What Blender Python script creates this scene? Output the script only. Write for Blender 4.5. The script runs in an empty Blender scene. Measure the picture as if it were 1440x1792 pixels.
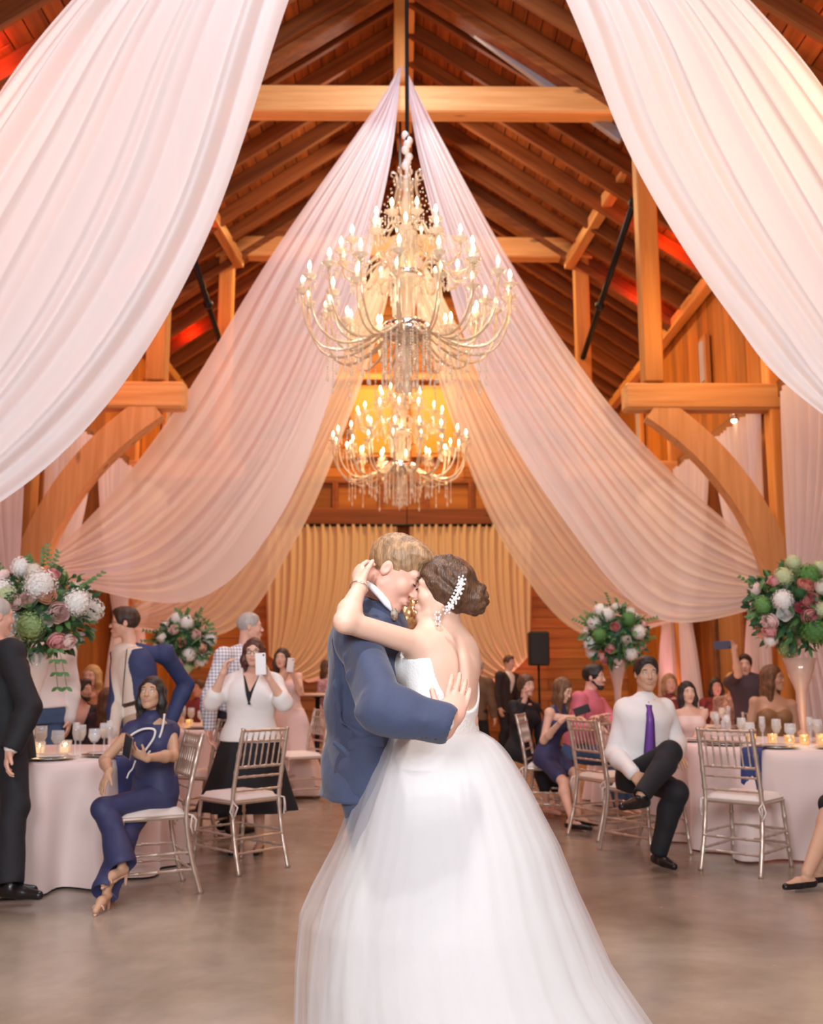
import bpy, bmesh, math, random
import numpy as np
from math import sin, cos, pi, sqrt, radians, atan, atan2
from mathutils import Vector as V, Matrix

random.seed(7); np.random.seed(7)
SC = bpy.context.scene
COL = SC.collection

# ------------------------------------------------------------------ camera
F = 1742.0                                   # focal length in pixels of the 1440x1792 frame
CAM = V((0.0, 0.0, 1.28))
PITCH = atan(286.0 / F)
YAW = -atan(18.0 / F)
cd = bpy.data.cameras.new('camera')
cam = bpy.data.objects.new('camera', cd)
COL.objects.link(cam)
cam.location = CAM
cam.rotation_euler = (pi / 2 + PITCH, 0, YAW)
cd.sensor_fit = 'VERTICAL'; cd.sensor_height = 36.0; cd.lens = 36.0 * F / 1792.0
cd.clip_start = 0.05; cd.clip_end = 200
cd.dof.use_dof = True; cd.dof.focus_distance = 3.5; cd.dof.aperture_fstop = 3.2
SC.camera = cam
CR = cam.rotation_euler.to_matrix()

def P(px, py, Y):
    """the point of the room at distance Y that the photograph shows at (px, py)"""
    d = CR @ V(((px - 720) / F, (896 - py) / F, -1.0))
    return CAM + d * (Y / d.y)

# ------------------------------------------------------------------ world, lights, exposure
SC.view_settings.view_transform = 'Standard'
SC.view_settings.look = 'None'
SC.view_settings.exposure = 0.1
SC.view_settings.gamma = 1.0
SC.view_settings.use_curve_mapping = False
w = bpy.data.worlds.new('world'); SC.world = w; w.use_nodes = True
w.node_tree.nodes['Background'].inputs[0].default_value = (0.95, 0.96, 1.0, 1)
w.node_tree.nodes['Background'].inputs[1].default_value = 0.34

def lamp(name, kind, loc, power, col, size=0.5, to=None, sizey=None, spot=None, blend=0.5, spread=None):
    l = bpy.data.lights.new(name, kind)
    l.energy = power; l.color = col
    if kind == 'AREA':
        l.size = size
        if sizey: l.shape = 'RECTANGLE'; l.size_y = sizey
        if spread: l.spread = spread
    else:
        l.shadow_soft_size = size
    if kind == 'SPOT':
        l.spot_size = spot; l.spot_blend = blend
    o = bpy.data.objects.new(name, l); COL.objects.link(o); o.location = loc
    if to is not None:
        o.rotation_euler = (V(to) - V(loc)).to_track_quat('-Z', 'Y').to_euler()
    return o

XC = 0.04                                     # centre line of the hall
WX = 4.28                                     # half width of the hall
YB = 19.6                                     # back wall
NEUTRAL = (0.90, 0.95, 1.0)
WARM = (1.0, 0.66, 0.34)
# two area fills added behind the camera for the swags, then the floor spot
lamp('front_fill', 'AREA', (-1.6, -2.2, 3.4), 330, NEUTRAL, 2.2, (-0.6, 5.5, 4.6))
lamp('front_fill', 'AREA', (2.0, -1.8, 3.4), 215, (.88, .94, 1.0), 2.0, (1.2, 5.5, 4.6))
lamp('dance_floor_light', 'SPOT', (-0.6, 1.6, 8.4), 1450, (1.0, .97, .94), .15, (-0.5, 2.6, 0), spot=radians(44), blend=.25)
# unseen area fills added along the ridge to light swags and gold curtains
for (yy, pw, c) in ((4.6, 90, (0.9, 0.93, 1.0)), (8.6, 175, (0.82, 0.86, 1.0)), (12.8, 200, (1.0, 0.80, 0.64)), (17.0, 430, (1.0, 0.62, 0.22))):
    lamp('ridge_fill', 'AREA', (XC, yy, 9.1), pw, c, 1.0, (XC, yy, 0))
# warm up-lighting of the roof from the wall plates
for sx in (-1, 1):
    for yy, pw in ((7.0, 36), (10.0, 30), (13.0, 20), (16.5, 16)):
        lamp('roof_uplight', 'POINT', (XC + sx * 3.2, yy, 5.2), pw * (1.7 if sx > 0 else 1.0), (1.0, 0.50, 0.15) if sx > 0 else (1.0, 0.36, 0.20), 0.25)
# red effect lights washing the roof boards low above the side walls
for (x, y, z, pw, c) in ((3.75, 12.6, 7.2, 44, (1, .07, .005)), (3.7, 10.6, 7.15, 32, (1, .09, .005)), (3.8, 14.6, 7.2, 20, (1, .06, .01)), (3.9, 8.3, 7.1, 18, (1, .12, .01)),
                         (-3.7, 13.4, 7.2, 44, (1, .02, .05)), (-3.7, 16.6, 7.2, 18, (1, .05, .01)), (-3.6, 11.6, 7.2, 14, (1, .03, .06)), (-3.9, 8.6, 7.1, 18, (1, .07, .03))):
    lamp('red_light', 'POINT', (x, y, z), pw, c, 0.1)
# pink up-lights on the floor along the side walls
for (x, y, pw) in ((3.75, 11.5, 40), (3.8, 15.2, 36), (3.7, 8.2, 34), (-3.75, 11.9, 40), (-3.8, 15.4, 36), (-3.7, 8.2, 30), (2.2, 18.8, 40), (-1.75, 18.8, 14)):
    lamp('pink_uplight', 'SPOT', (x, y, 0.25), pw * 3.4, (1.0, 0.42, 0.46), 0.08, (x + (0.3 if x > 0 else -0.3), y, 5), spot=radians(95), blend=0.8)

# ------------------------------------------------------------------ materials
MATS = {}
def mat(name, col=(.8, .8, .8), rough=.6, metal=0., var=.0, vscale=8., bump=0., bscale=60., spec=.5, sheen=0., sss=0., emit=None, estr=0.,
        col2=None, aniso=None, alpha=None, trans=0., ior=1.45, coat=0., translucent=0., transp=0.):
    """one procedural material; var mixes col with col2 by noise, bump is fine relief, aniso stretches the noise"""
    if name in MATS: return MATS[name]
    m = bpy.data.materials.new(name); MATS[name] = m; m.use_nodes = True
    nt = m.node_tree; N = nt.nodes; L = nt.links
    b = N['Principled BSDF']; out = N['Material Output']
    b.inputs['Base Color'].default_value = (*col, 1); b.inputs['Roughness'].default_value = rough
    b.inputs['Metallic'].default_value = metal; b.inputs['Specular IOR Level'].default_value = spec
    b.inputs['IOR'].default_value = ior
    if sheen: b.inputs['Sheen Weight'].default_value = sheen
    if coat: b.inputs['Coat Weight'].default_value = coat
    if sss:
        b.inputs['Subsurface Weight'].default_value = sss
        b.inputs['Subsurface Radius'].default_value = (1.0, .35, .2); b.inputs['Subsurface Scale'].default_value = .012
    if trans: b.inputs['Transmission Weight'].default_value = trans
    if emit: b.inputs['Emission Color'].default_value = (*emit, 1); b.inputs['Emission Strength'].default_value = estr
    tc = mp = None
    if var or bump:
        tc = N.new('ShaderNodeTexCoord'); mp = N.new('ShaderNodeMapping')
        L.new(tc.outputs['Object'], mp.inputs['Vector'])
        if aniso: mp.inputs['Scale'].default_value = aniso
    if var:
        n = N.new('ShaderNodeTexNoise'); n.inputs['Scale'].default_value = vscale; n.inputs['Detail'].default_value = 5
        L.new(mp.outputs[0], n.inputs['Vector'])
        cr = N.new('ShaderNodeMapRange'); cr.inputs[1].default_value = .35; cr.inputs[2].default_value = .65; cr.inputs[4].default_value = var
        L.new(n.outputs['Fac'], cr.inputs[0])
        mx = N.new('ShaderNodeMix'); mx.data_type = 'RGBA'
        mx.inputs['A'].default_value = (*col, 1); mx.inputs['B'].default_value = (*(col2 or tuple(c * .6 for c in col)), 1)
        L.new(cr.outputs[0], mx.inputs['Factor']); L.new(mx.outputs['Result'], b.inputs['Base Color'])
    if bump:
        n2 = N.new('ShaderNodeTexNoise'); n2.inputs['Scale'].default_value = bscale; n2.inputs['Detail'].default_value = 3
        L.new(mp.outputs[0], n2.inputs['Vector'])
        bp = N.new('ShaderNodeBump'); bp.inputs['Strength'].default_value = bump; bp.inputs['Distance'].default_value = .01
        L.new(n2.outputs['Fac'], bp.inputs['Height']); L.new(bp.outputs[0], b.inputs['Normal'])
    last = b.outputs[0]
    if translucent:
        t = N.new('ShaderNodeBsdfTranslucent'); t.inputs[0].default_value = (*col, 1)
        ms = N.new('ShaderNodeMixShader'); ms.inputs[0].default_value = translucent
        L.new(last, ms.inputs[1]); L.new(t.outputs[0], ms.inputs[2]); last = ms.outputs[0]
    if transp:
        t = N.new('ShaderNodeBsdfTransparent')
        ms = N.new('ShaderNodeMixShader'); ms.inputs[0].default_value = transp
        L.new(last, ms.inputs[1]); L.new(t.outputs[0], ms.inputs[2]); last = ms.outputs[0]
    if last is not b.outputs[0]: L.new(last, out.inputs['Surface'])
    return m

def wood(name, c1, c2, axis, rough=.55, knots=True):
    """timber: long grain along the axis, a few knots, colour that shifts from piece to piece"""
    if name in MATS: return MATS[name]
    m = bpy.data.materials.new(name); MATS[name] = m; m.use_nodes = True
    nt = m.node_tree; N = nt.nodes; L = nt.links; b = N['Principled BSDF']
    b.inputs['Roughness'].default_value = rough; b.inputs['Specular IOR Level'].default_value = .3
    tc = N.new('ShaderNodeTexCoord'); mp = N.new('ShaderNodeMapping'); oi = N.new('ShaderNodeObjectInfo')
    sc = [9, 9, 9]; sc[axis] = .55
    mp.inputs['Scale'].default_value = sc
    L.new(tc.outputs['Object'], mp.inputs['Vector'])
    mul = N.new('ShaderNodeMath'); mul.operation = 'MULTIPLY'; mul.inputs[1].default_value = 37.
    L.new(oi.outputs['Random'], mul.inputs[0])
    n = N.new('ShaderNodeTexNoise'); n.noise_dimensions = '4D'; n.inputs['Scale'].default_value = 1.6; n.inputs['Detail'].default_value = 7; n.inputs['Distortion'].default_value = .5
    L.new(mp.outputs[0], n.inputs['Vector']); L.new(mul.outputs[0], n.inputs['W'])
    mr = N.new('ShaderNodeMapRange'); mr.inputs[1].default_value = .33; mr.inputs[2].default_value = .68
    L.new(n.outputs['Fac'], mr.inputs[0])
    mx = N.new('ShaderNodeMix'); mx.data_type = 'RGBA'; mx.inputs['A'].default_value = (*c1, 1); mx.inputs['B'].default_value = (*c2, 1)
    L.new(mr.outputs[0], mx.inputs['Factor'])
    vo = N.new('ShaderNodeTexVoronoi'); vo.voronoi_dimensions = '3D'; mp2 = N.new('ShaderNodeMapping')
    s2 = [3.2, 3.2, 3.2]; s2[axis] = 1.2; mp2.inputs['Scale'].default_value = s2
    L.new(tc.outputs['Object'], mp2.inputs['Vector']); L.new(mp2.outputs[0], vo.inputs['Vector']); vo.inputs['Scale'].default_value = 1.0
    kr = N.new('ShaderNodeMapRange'); kr.inputs[1].default_value = .05; kr.inputs[2].default_value = .13; kr.inputs[3].default_value = .75; kr.inputs[4].default_value = 0.
    L.new(vo.outputs['Distance'], kr.inputs[0])
    mk = N.new('ShaderNodeMix'); mk.data_type = 'RGBA'; mk.inputs['B'].default_value = (*[c * .35 for c in c2], 1)
    if knots: L.new(kr.outputs[0], mk.inputs['Factor'])
    else: mk.inputs['Factor'].default_value = 0
    L.new(mx.outputs['Result'], mk.inputs['A'])
    hs = N.new('ShaderNodeHueSaturation')
    vr = N.new('ShaderNodeMapRange'); vr.inputs[3].default_value = .72; vr.inputs[4].default_value = 1.22
    L.new(oi.outputs['Random'], vr.inputs[0]); L.new(vr.outputs[0], hs.inputs['Value'])
    L.new(mk.outputs['Result'], hs.inputs['Color']); L.new(hs.outputs[0], b.inputs['Base Color'])
    bp = N.new('ShaderNodeBump'); bp.inputs['Strength'].default_value = .25; bp.inputs['Distance'].default_value = .01
    L.new(n.outputs['Fac'], bp.inputs['Height']); L.new(bp.outputs[0], b.inputs['Normal'])
    return m

# ------------------------------------------------------------------ object helpers
def tag(o, label=None, cat=None, group=None, kind=None):
    if label: o['label'] = label
    if cat: o['category'] = cat
    if group: o['group'] = group
    if kind: o['kind'] = kind
    return o
def empty(name, loc=(0, 0, 0), label=None, cat=None, group=None, rz=0.):
    o = bpy.data.objects.new(name, None); COL.objects.link(o); o.location = loc; o.rotation_euler = (0, 0, rz)
    o.empty_display_size = .1
    return tag(o, label, cat, group)
def link(name, me, parent=None, M=None):
    o = bpy.data.objects.new(name, me); COL.objects.link(o)
    if parent is not None: o.parent = parent
    if M is not None: o.matrix_basis = M
    return o
def copy_tree(o, parent=None):
    c = o.copy(); COL.objects.link(c); c.parent = parent
    for ch in KIDS.get(o.name, []):
        KIDS.setdefault(c.name, []).append(copy_tree(ch, c))
    return c
KIDS = {}
def kid(name, me, parent, M=None):
    o = link(name, me, parent, M); KIDS.setdefault(parent.name, []).append(o); return o

class MB:
    """collects shapes and makes ONE mesh of them"""
    def __init__(s): s.v = []; s.f = []; s.mi = []; s.sm = []
    def add(s, vs, fs, mi=0, smooth=True):
        n = len(s.v); s.v.extend(vs)
        for f in fs: s.f.append([i + n for i in f]); s.mi.append(mi); s.sm.append(smooth)
        return s
    def box(s, c, size, R=None, mi=0, bev=.0):
        hx, hy, hz = [a / 2 for a in size]; c = V(c)
        if bev > 0:
            b = min(bev, hx * .9, hy * .9, hz * .9); pts = []; idx = {}
            for sx in (-1, 1):
                for sy in (-1, 1):
                    for sz in (-1, 1):
                        for a in range(3):
                            q = [sx * (hx - b), sy * (hy - b), sz * (hz - b)]; q[a] = (sx * hx, sy * hy, sz * hz)[a]
                            idx[(sx, sy, sz, a)] = len(pts); pts.append(V(q))
            fs = []
            for a in range(3):
                o1, o2 = [(1, 2), (2, 0), (0, 1)][a]
                for sg in (-1, 1):
                    q = []
                    for (u, w_) in ((-1, -1), (1, -1), (1, 1), (-1, 1)):
                        k = [0, 0, 0]; k[a] = sg; k[o1] = u; k[o2] = w_; q.append(idx[(*k, a)])
                    fs.append(q if sg > 0 else q[::-1])
                for u in (-1, 1):
                    for w_ in (-1, 1):
                        k0 = [0, 0, 0]; k0[a] = -1; k0[o1] = u; k0[o2] = w_; k1 = list(k0); k1[a] = 1
                        q = [idx[(*k0, o1)], idx[(*k1, o1)], idx[(*k1, o2)], idx[(*k0, o2)]]
                        fs.append(q if u * w_ < 0 else q[::-1])
            for sx in (-1, 1):
                for sy in (-1, 1):
                    for sz in (-1, 1):
                        q = [idx[(sx, sy, sz, 0)], idx[(sx, sy, sz, 1)], idx[(sx, sy, sz, 2)]]
                        fs.append(q if sx * sy * sz > 0 else q[::-1])
        else:
            pts = [V((x, y, z)) for x in (-hx, hx) for y in (-hy, hy) for z in (-hz, hz)]
            fs = [(0, 1, 3, 2), (4, 6, 7, 5), (0, 4, 5, 1), (2, 3, 7, 6), (0, 2, 6, 4), (1, 5, 7, 3)]
        if R is not None: pts = [R @ p for p in pts]
        return s.add([p + c for p in pts], fs, mi, False)
    def beam(s, a, b, w_, h, up=(0, 0, 1), mi=0, bev=.0):
        """square timber from a to b"""
        a = V(a); b = V(b); d = (b - a); L_ = d.length; d.normalize()
        side = d.cross(V(up)).normalized(); u = side.cross(d)
        R = Matrix((side, d, u)).transposed()
        return s.box((a + b) / 2, (w_, L_, h), R, mi, bev)
    def tube(s, pts, rad, n=8, mi=0, caps=True, closed=False):
        pts = [V(p) for p in pts]; m = len(pts)
        if not hasattr(rad, '__len__'): rad = [rad] * m
        vs = []; fs = []; prev = None
        for i, p in enumerate(pts):
            if closed: t = pts[(i + 1) % m] - pts[i - 1]
            else: t = pts[min(i + 1, m - 1)] - pts[max(i - 1, 0)]
            if t.length < 1e-9: t = V((0, 0, 1))
            t.normalize()
            if prev is None:
                a = V((0, 0, 1)) if abs(t.z) < .9 else V((1, 0, 0)); u = t.cross(a).normalized()
            else:
                u = (prev - t * prev.dot(t)); u = u.normalized() if u.length > 1e-6 else t.orthogonal().normalized()
            prev = u; w_ = t.cross(u)
            for k in range(n):
                an = 2 * pi * k / n; vs.append(p + (u * cos(an) + w_ * sin(an)) * rad[i])
        rng = m if closed else m - 1
        for i in range(rng):
            j = (i + 1) % m
            for k in range(n):
                k2 = (k + 1) % n; fs.append((i * n + k, i * n + k2, j * n + k2, j * n + k))
        if caps and not closed: fs.append(tuple(range(n))[::-1]); fs.append(tuple((m - 1) * n + k for k in range(n)))
        return s.add(vs, fs, mi)
    def lathe(s, prof, c=(0, 0, 0), n=20, mi=0, M=None, wave=None):
        """profile of (r, z) pairs turned about the vertical through c"""
        c = V(c); vs = []; fs = []; m = len(prof)
        for i, (r, z) in enumerate(prof):
            for k in range(n):
                a = 2 * pi * k / n; rr = r * (1 + (wave[0] * cos(wave[1] * a) if wave else 0))
                p = V((rr * cos(a), rr * sin(a), z)); vs.append((M @ p if M is not None else p) + c)
        for i in range(m - 1):
            for k in range(n):
                k2 = (k + 1) % n; fs.append((i * n + k, i * n + k2, (i + 1) * n + k2, (i + 1) * n + k))
        return s.add(vs, fs, mi)
    def ball(s, c, r, n=10, m=6, mi=0, M=None):
        if not hasattr(r, '__len__'): r = (r, r, r)
        vs = [V((0, 0, -r[2]))]; fs = []
        for i in range(1, m):
            t = pi * i / m - pi / 2
            for k in range(n):
                a = 2 * pi * k / n; vs.append(V((r[0] * cos(t) * cos(a), r[1] * cos(t) * sin(a), r[2] * sin(t))))
        vs.append(V((0, 0, r[2])))
        for k in range(n): fs.append((0, 1 + (k + 1) % n, 1 + k))
        for i in range(m - 2):
            for k in range(n):
                k2 = (k + 1) % n; fs.append((1 + i * n + k, 1 + i * n + k2, 1 + (i + 1) * n + k2, 1 + (i + 1) * n + k))
        t = len(vs) - 1; b = 1 + (m - 2) * n
        for k in range(n): fs.append((t, b + k, b + (k + 1) % n))
        if M is not None: vs = [M @ v for v in vs]
        return s.add([v + V(c) for v in vs], fs, mi)
    def grid(s, rows, mi=0, closed=False):
        m = len(rows); n = len(rows[0]); vs = [V(p) for r in rows for p in r]; fs = []
        for i in range(m - 1):
            for k in range(n if closed else n - 1):
                k2 = (k + 1) % n; fs.append((i * n + k, i * n + k2, (i + 1) * n + k2, (i + 1) * n + k))
        return s.add(vs, fs, mi)
    def mesh(s, name, mats, origin=(0, 0, 0)):
        me = bpy.data.meshes.new(name); o = V(origin)
        me.from_pydata([tuple(V(p) - o) for p in s.v], [], s.f)
        for m_ in (mats if isinstance(mats, (list, tuple)) else [mats]): me.materials.append(m_)
        me.polygons.foreach_set('material_index', s.mi); me.polygons.foreach_set('use_smooth', s.sm)
        me.update(); return me

def interp(pts, t):
    """smooth curve through pts (Catmull-Rom) at t in 0..1"""
    n = len(pts) - 1; x = min(max(t, 0), 1) * n; i = min(int(x), n - 1); u = x - i
    p0 = pts[max(i - 1, 0)]; p1 = pts[i]; p2 = pts[i + 1]; p3 = pts[min(i + 2, n)]
    return (p1 * 2 + (p2 - p0) * u + (p0 * 2 - p1 * 5 + p2 * 4 - p3) * u * u + (p1 * 3 - p0 - p2 * 3 + p3) * u ** 3) * .5

# ================================================================== THE HALL
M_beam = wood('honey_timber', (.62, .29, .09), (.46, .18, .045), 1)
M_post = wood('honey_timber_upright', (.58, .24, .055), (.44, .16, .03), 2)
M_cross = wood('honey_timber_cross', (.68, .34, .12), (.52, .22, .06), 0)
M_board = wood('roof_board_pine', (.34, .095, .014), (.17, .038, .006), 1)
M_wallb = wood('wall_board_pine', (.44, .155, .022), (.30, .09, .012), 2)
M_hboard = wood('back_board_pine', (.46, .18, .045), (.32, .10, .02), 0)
M_iron = mat('black_iron', (.015, .015, .018), .45, .8)

# floor: polished concrete
fm = bpy.data.materials.new('polished_concrete'); fm.use_nodes = True
N = fm.node_tree.nodes; L = fm.node_tree.links; b = N['Principled BSDF']
tc = N.new('ShaderNodeTexCoord')
n1 = N.new('ShaderNodeTexNoise'); n1.inputs['Scale'].default_value = .55; n1.inputs['Detail'].default_value = 8; n1.inputs['Roughness'].default_value = .62; n1.inputs['Distortion'].default_value = .6
n2 = N.new('ShaderNodeTexNoise'); n2.inputs['Scale'].default_value = 4.5; n2.inputs['Detail'].default_value = 6
L.new(tc.outputs['Object'], n1.inputs['Vector']); L.new(tc.outputs['Object'], n2.inputs['Vector'])
mx = N.new('ShaderNodeMix'); mx.data_type = 'RGBA'; mx.inputs['A'].default_value = (.27, .205, .145, 1); mx.inputs['B'].default_value = (.43, .355, .285, 1)
mr = N.new('ShaderNodeMapRange'); mr.inputs[1].default_value = .36; mr.inputs[2].default_value = .64
L.new(n1.outputs['Fac'], mr.inputs[0]); L.new(mr.outputs[0], mx.inputs['Factor'])
mx2 = N.new('ShaderNodeMix'); mx2.data_type = 'RGBA'; mx2.blend_type = 'MULTIPLY'; mx2.inputs['Factor'].default_value = .35
L.new(mx.outputs['Result'], mx2.inputs['A']); L.new(n2.outputs['Fac'], mx2.inputs['B'])
L.new(mx2.outputs['Result'], b.inputs['Base Color'])
rr = N.new('ShaderNodeMapRange'); rr.inputs[3].default_value = .12; rr.inputs[4].default_value = .34
L.new(n2.outputs['Fac'], rr.inputs[0]); L.new(rr.outputs[0], b.inputs['Roughness'])
b.inputs['Specular IOR Level'].default_value = .55
fl = MB()
rows = [[V((x, y, 0)) for x in (-7, -3.5, 0, 3.5, 7)] for y in (-4, 1, 6, 11, 16, 21)]
fl.grid(rows); o = link('floor', fl.mesh('floor', fm)); o['kind'] = 'structure'

ZW = 6.80; ZR = 9.72; SL = (ZR - ZW) / WX
def roofz(x): return ZR - SL * abs(x - XC)
Y0 = -3.0
# roof: a dark backing, boards running the length of the hall, rafters under them
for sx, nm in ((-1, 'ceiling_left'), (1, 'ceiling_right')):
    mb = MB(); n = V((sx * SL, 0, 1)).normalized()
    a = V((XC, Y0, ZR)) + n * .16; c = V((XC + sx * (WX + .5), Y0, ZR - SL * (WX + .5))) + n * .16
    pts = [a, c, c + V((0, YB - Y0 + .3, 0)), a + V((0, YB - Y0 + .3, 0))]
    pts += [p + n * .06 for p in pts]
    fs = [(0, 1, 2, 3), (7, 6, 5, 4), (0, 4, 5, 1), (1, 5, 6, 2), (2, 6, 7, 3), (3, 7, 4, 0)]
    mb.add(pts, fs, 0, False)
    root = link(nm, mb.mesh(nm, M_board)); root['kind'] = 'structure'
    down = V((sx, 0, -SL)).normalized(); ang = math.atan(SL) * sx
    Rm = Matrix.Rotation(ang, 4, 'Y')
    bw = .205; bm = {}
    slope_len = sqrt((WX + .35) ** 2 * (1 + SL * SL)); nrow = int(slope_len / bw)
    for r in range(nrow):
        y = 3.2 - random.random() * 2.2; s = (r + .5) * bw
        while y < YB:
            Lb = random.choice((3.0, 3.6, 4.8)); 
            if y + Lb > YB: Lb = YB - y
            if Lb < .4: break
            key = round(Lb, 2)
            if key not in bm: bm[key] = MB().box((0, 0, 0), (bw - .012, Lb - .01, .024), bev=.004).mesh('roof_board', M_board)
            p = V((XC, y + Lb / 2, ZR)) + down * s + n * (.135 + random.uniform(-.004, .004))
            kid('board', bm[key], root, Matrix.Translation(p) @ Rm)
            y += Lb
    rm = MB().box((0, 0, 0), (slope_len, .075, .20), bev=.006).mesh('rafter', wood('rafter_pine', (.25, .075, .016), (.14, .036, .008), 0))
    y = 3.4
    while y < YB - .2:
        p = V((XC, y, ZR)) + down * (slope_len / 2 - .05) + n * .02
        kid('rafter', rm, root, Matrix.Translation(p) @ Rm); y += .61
# ridge board
o = link('trim_1', MB().box((XC, (Y0 + YB) / 2, ZR + .06), (.24, YB - Y0 + .6, .34), bev=.01).mesh('trim_1', M_beam)); o['kind'] = 'structure'

# side walls of upright boards
for sx, nm in ((-1, 'wall_left'), (1, 'wall_right')):
    X = XC + sx * (WX + .12)
    root = link(nm, MB().box((X + sx * .04, (Y0 + YB) / 2, ZW / 2), (.06, YB - Y0, ZW)).mesh(nm, M_wallb)); root['kind'] = 'structure'
    y = 3.0; ms = [MB().box((0, 0, 0), (.026, wd - .008, ZW - .02), bev=.004).mesh('wall_board', M_wallb) for wd in (.2, .24, .28)]
    i = 0
    while y < YB - .1:
        k = random.randrange(3); wd = (.2, .24, .28)[k]
        kid('board', ms[k], root, Matrix.Translation((X - sx * (.012 + random.uniform(0, .006)), y + wd / 2, ZW / 2 + .01))); y += wd
    # wall plate and mid rail with the curtain track under it
    kid('wall_plate', MB().box((XC + sx * (WX - .02), (3 + YB) / 2, ZW - .08), (.16, YB - 3, .18), bev=.01).mesh('wall_plate', M_beam), root)
    kid('mid_rail', MB().box((XC + sx * (WX - .02), (3 + YB) / 2, 4.47), (.14, YB - 3, .20), bev=.01).mesh('mid_rail', wood('dark_rail', (.30, .11, .03), (.20, .07, .02), 1)), root)
    # small slit windows high in the wall
    for q, yy in enumerate((13.7, 17.6, 9.3)):
        fr = kid('window_frame', MB().box((XC + sx * (WX + .03), yy, 5.72), (.08, .30, .75), bev=.01).mesh('window_frame', M_post), root)
        gl = MB().box((XC + sx * (WX + .0), yy, 5.72), (.05, .17, .60)).mesh('window_glass', mat('evening_glass', (.42, .43, .46), .12, 0, spec=.7))
        kid('pane', gl, fr)
    # diagonal braces on the boards
    for yy in (12.4, 16.6):
        kid('brace', MB().beam((XC + sx * (WX + .02), yy - 1.6, 4.6), (XC + sx * (WX + .02), yy, 6.6), .12, .08, (1, 0, 0)).mesh('brace', M_beam), root)

# back wall: lying boards up into the gable, door opening trim, beam over the gold curtains
root = link('wall_back', MB().add([V((XC - WX - .6, YB + .05, -.1)), V((XC + WX + .6, YB + .05, -.1)), V((XC + WX + .6, YB + .05, ZW)), V((XC, YB + .05, ZR + .6)), V((XC - WX - .6, YB + .05, ZW))], [(0, 1, 2, 3, 4)], 0, False).mesh('wall_back', M_hboard)); root['kind'] = 'structure'
z = 0
while z < ZR - .3:
    half = WX + .1 if z + .2 < ZW else (ZR - z - .2) / SL
    x = -half
    while x < half - .05:
        Lb = min(random.choice((2.4, 3.2, 4.0)), half - x)
        kid('board', MB().box((0, 0, 0), (Lb - .008, .026, .192), bev=.004).mesh('back_board', M_hboard), root, Matrix.Translation((XC + x + Lb / 2, YB + random.uniform(0, .008), z + .1)))
        x += Lb
    z += .2
zb = P(702, 906, YB - .3).z
kid('header_beam', MB().box((XC, YB - .2, zb), (6.4, .34, .34), bev=.015).mesh('header_beam', wood('dark_header', (.26, .08, .03), (.16, .05, .02), 0)), root)
# loft front above the header: rails and framed panels
for k in range(7):
    x = XC - 2.7 + k * .9
    fr = MB(); zc = zb + .46
    for dx, sz in ((-.42, (.06, .07, .62)), (.42, (.06, .07, .62))): fr.box((x + dx, YB - .16, zc), sz, bev=.008)
    for dz in (-.28, .28): fr.box((x, YB - .16, zc + dz), (.80, .07, .06), bev=.008)
    f_ = kid('loft_panel', fr.mesh('loft_panel', wood('dark_header', 0, 0, 0)), root)
    kid('panel_board', MB().box((x, YB - .12, zc), (.78, .03, .5), bev=.005).mesh('panel_board', wood('loft_board', (.33, .13, .03), (.22, .08, .02), 0)), f_)
# two upper windows in the gable with yellow light behind
M_amber = mat('amber_glass', (.50, .36, .06), .3, emit=(1.0, .62, .10), estr=.05)
for k, x in enumerate((-.62, .62)):
    kid('window_frame', MB().box((XC + x, YB - .06, zb + 2.0), (.92, .08, 1.5), bev=.02).mesh('window_frame', M_cross), root)
    kid('pane', MB().box((XC + x, YB - .10, zb + 2.0), (.74, .03, 1.32)).mesh('pane', M_amber), root)
kid('gable_rail', MB().box((XC, YB - .14, zb + 2.9), (3.2, .12, .12), bev=.01).mesh('gable_rail', M_cross), root)

# a plank door in the right wall
root = tag(empty('door_1', (XC + WX, 13.0, 0)), kind='structure')
kid('door_leaf', MB().box((.0, 0, 1.05), (.06, 1.0, 2.1), bev=.008).mesh('door_leaf', wood('door_pine', (.42, .19, .06), (.30, .12, .03), 2)), root)
for yy in (-.57, .57): kid('door_post', MB().box((-.03, yy, 1.12), (.10, .12, 2.24), bev=.01).mesh('door_post', wood('dark_rail', 0, 0, 1)), root)
kid('lintel', MB().box((-.04, 0, 2.3), (.12, 1.5, .14), bev=.01).mesh('lintel', wood('dark_rail', 0, 0, 1)), root)

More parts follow.
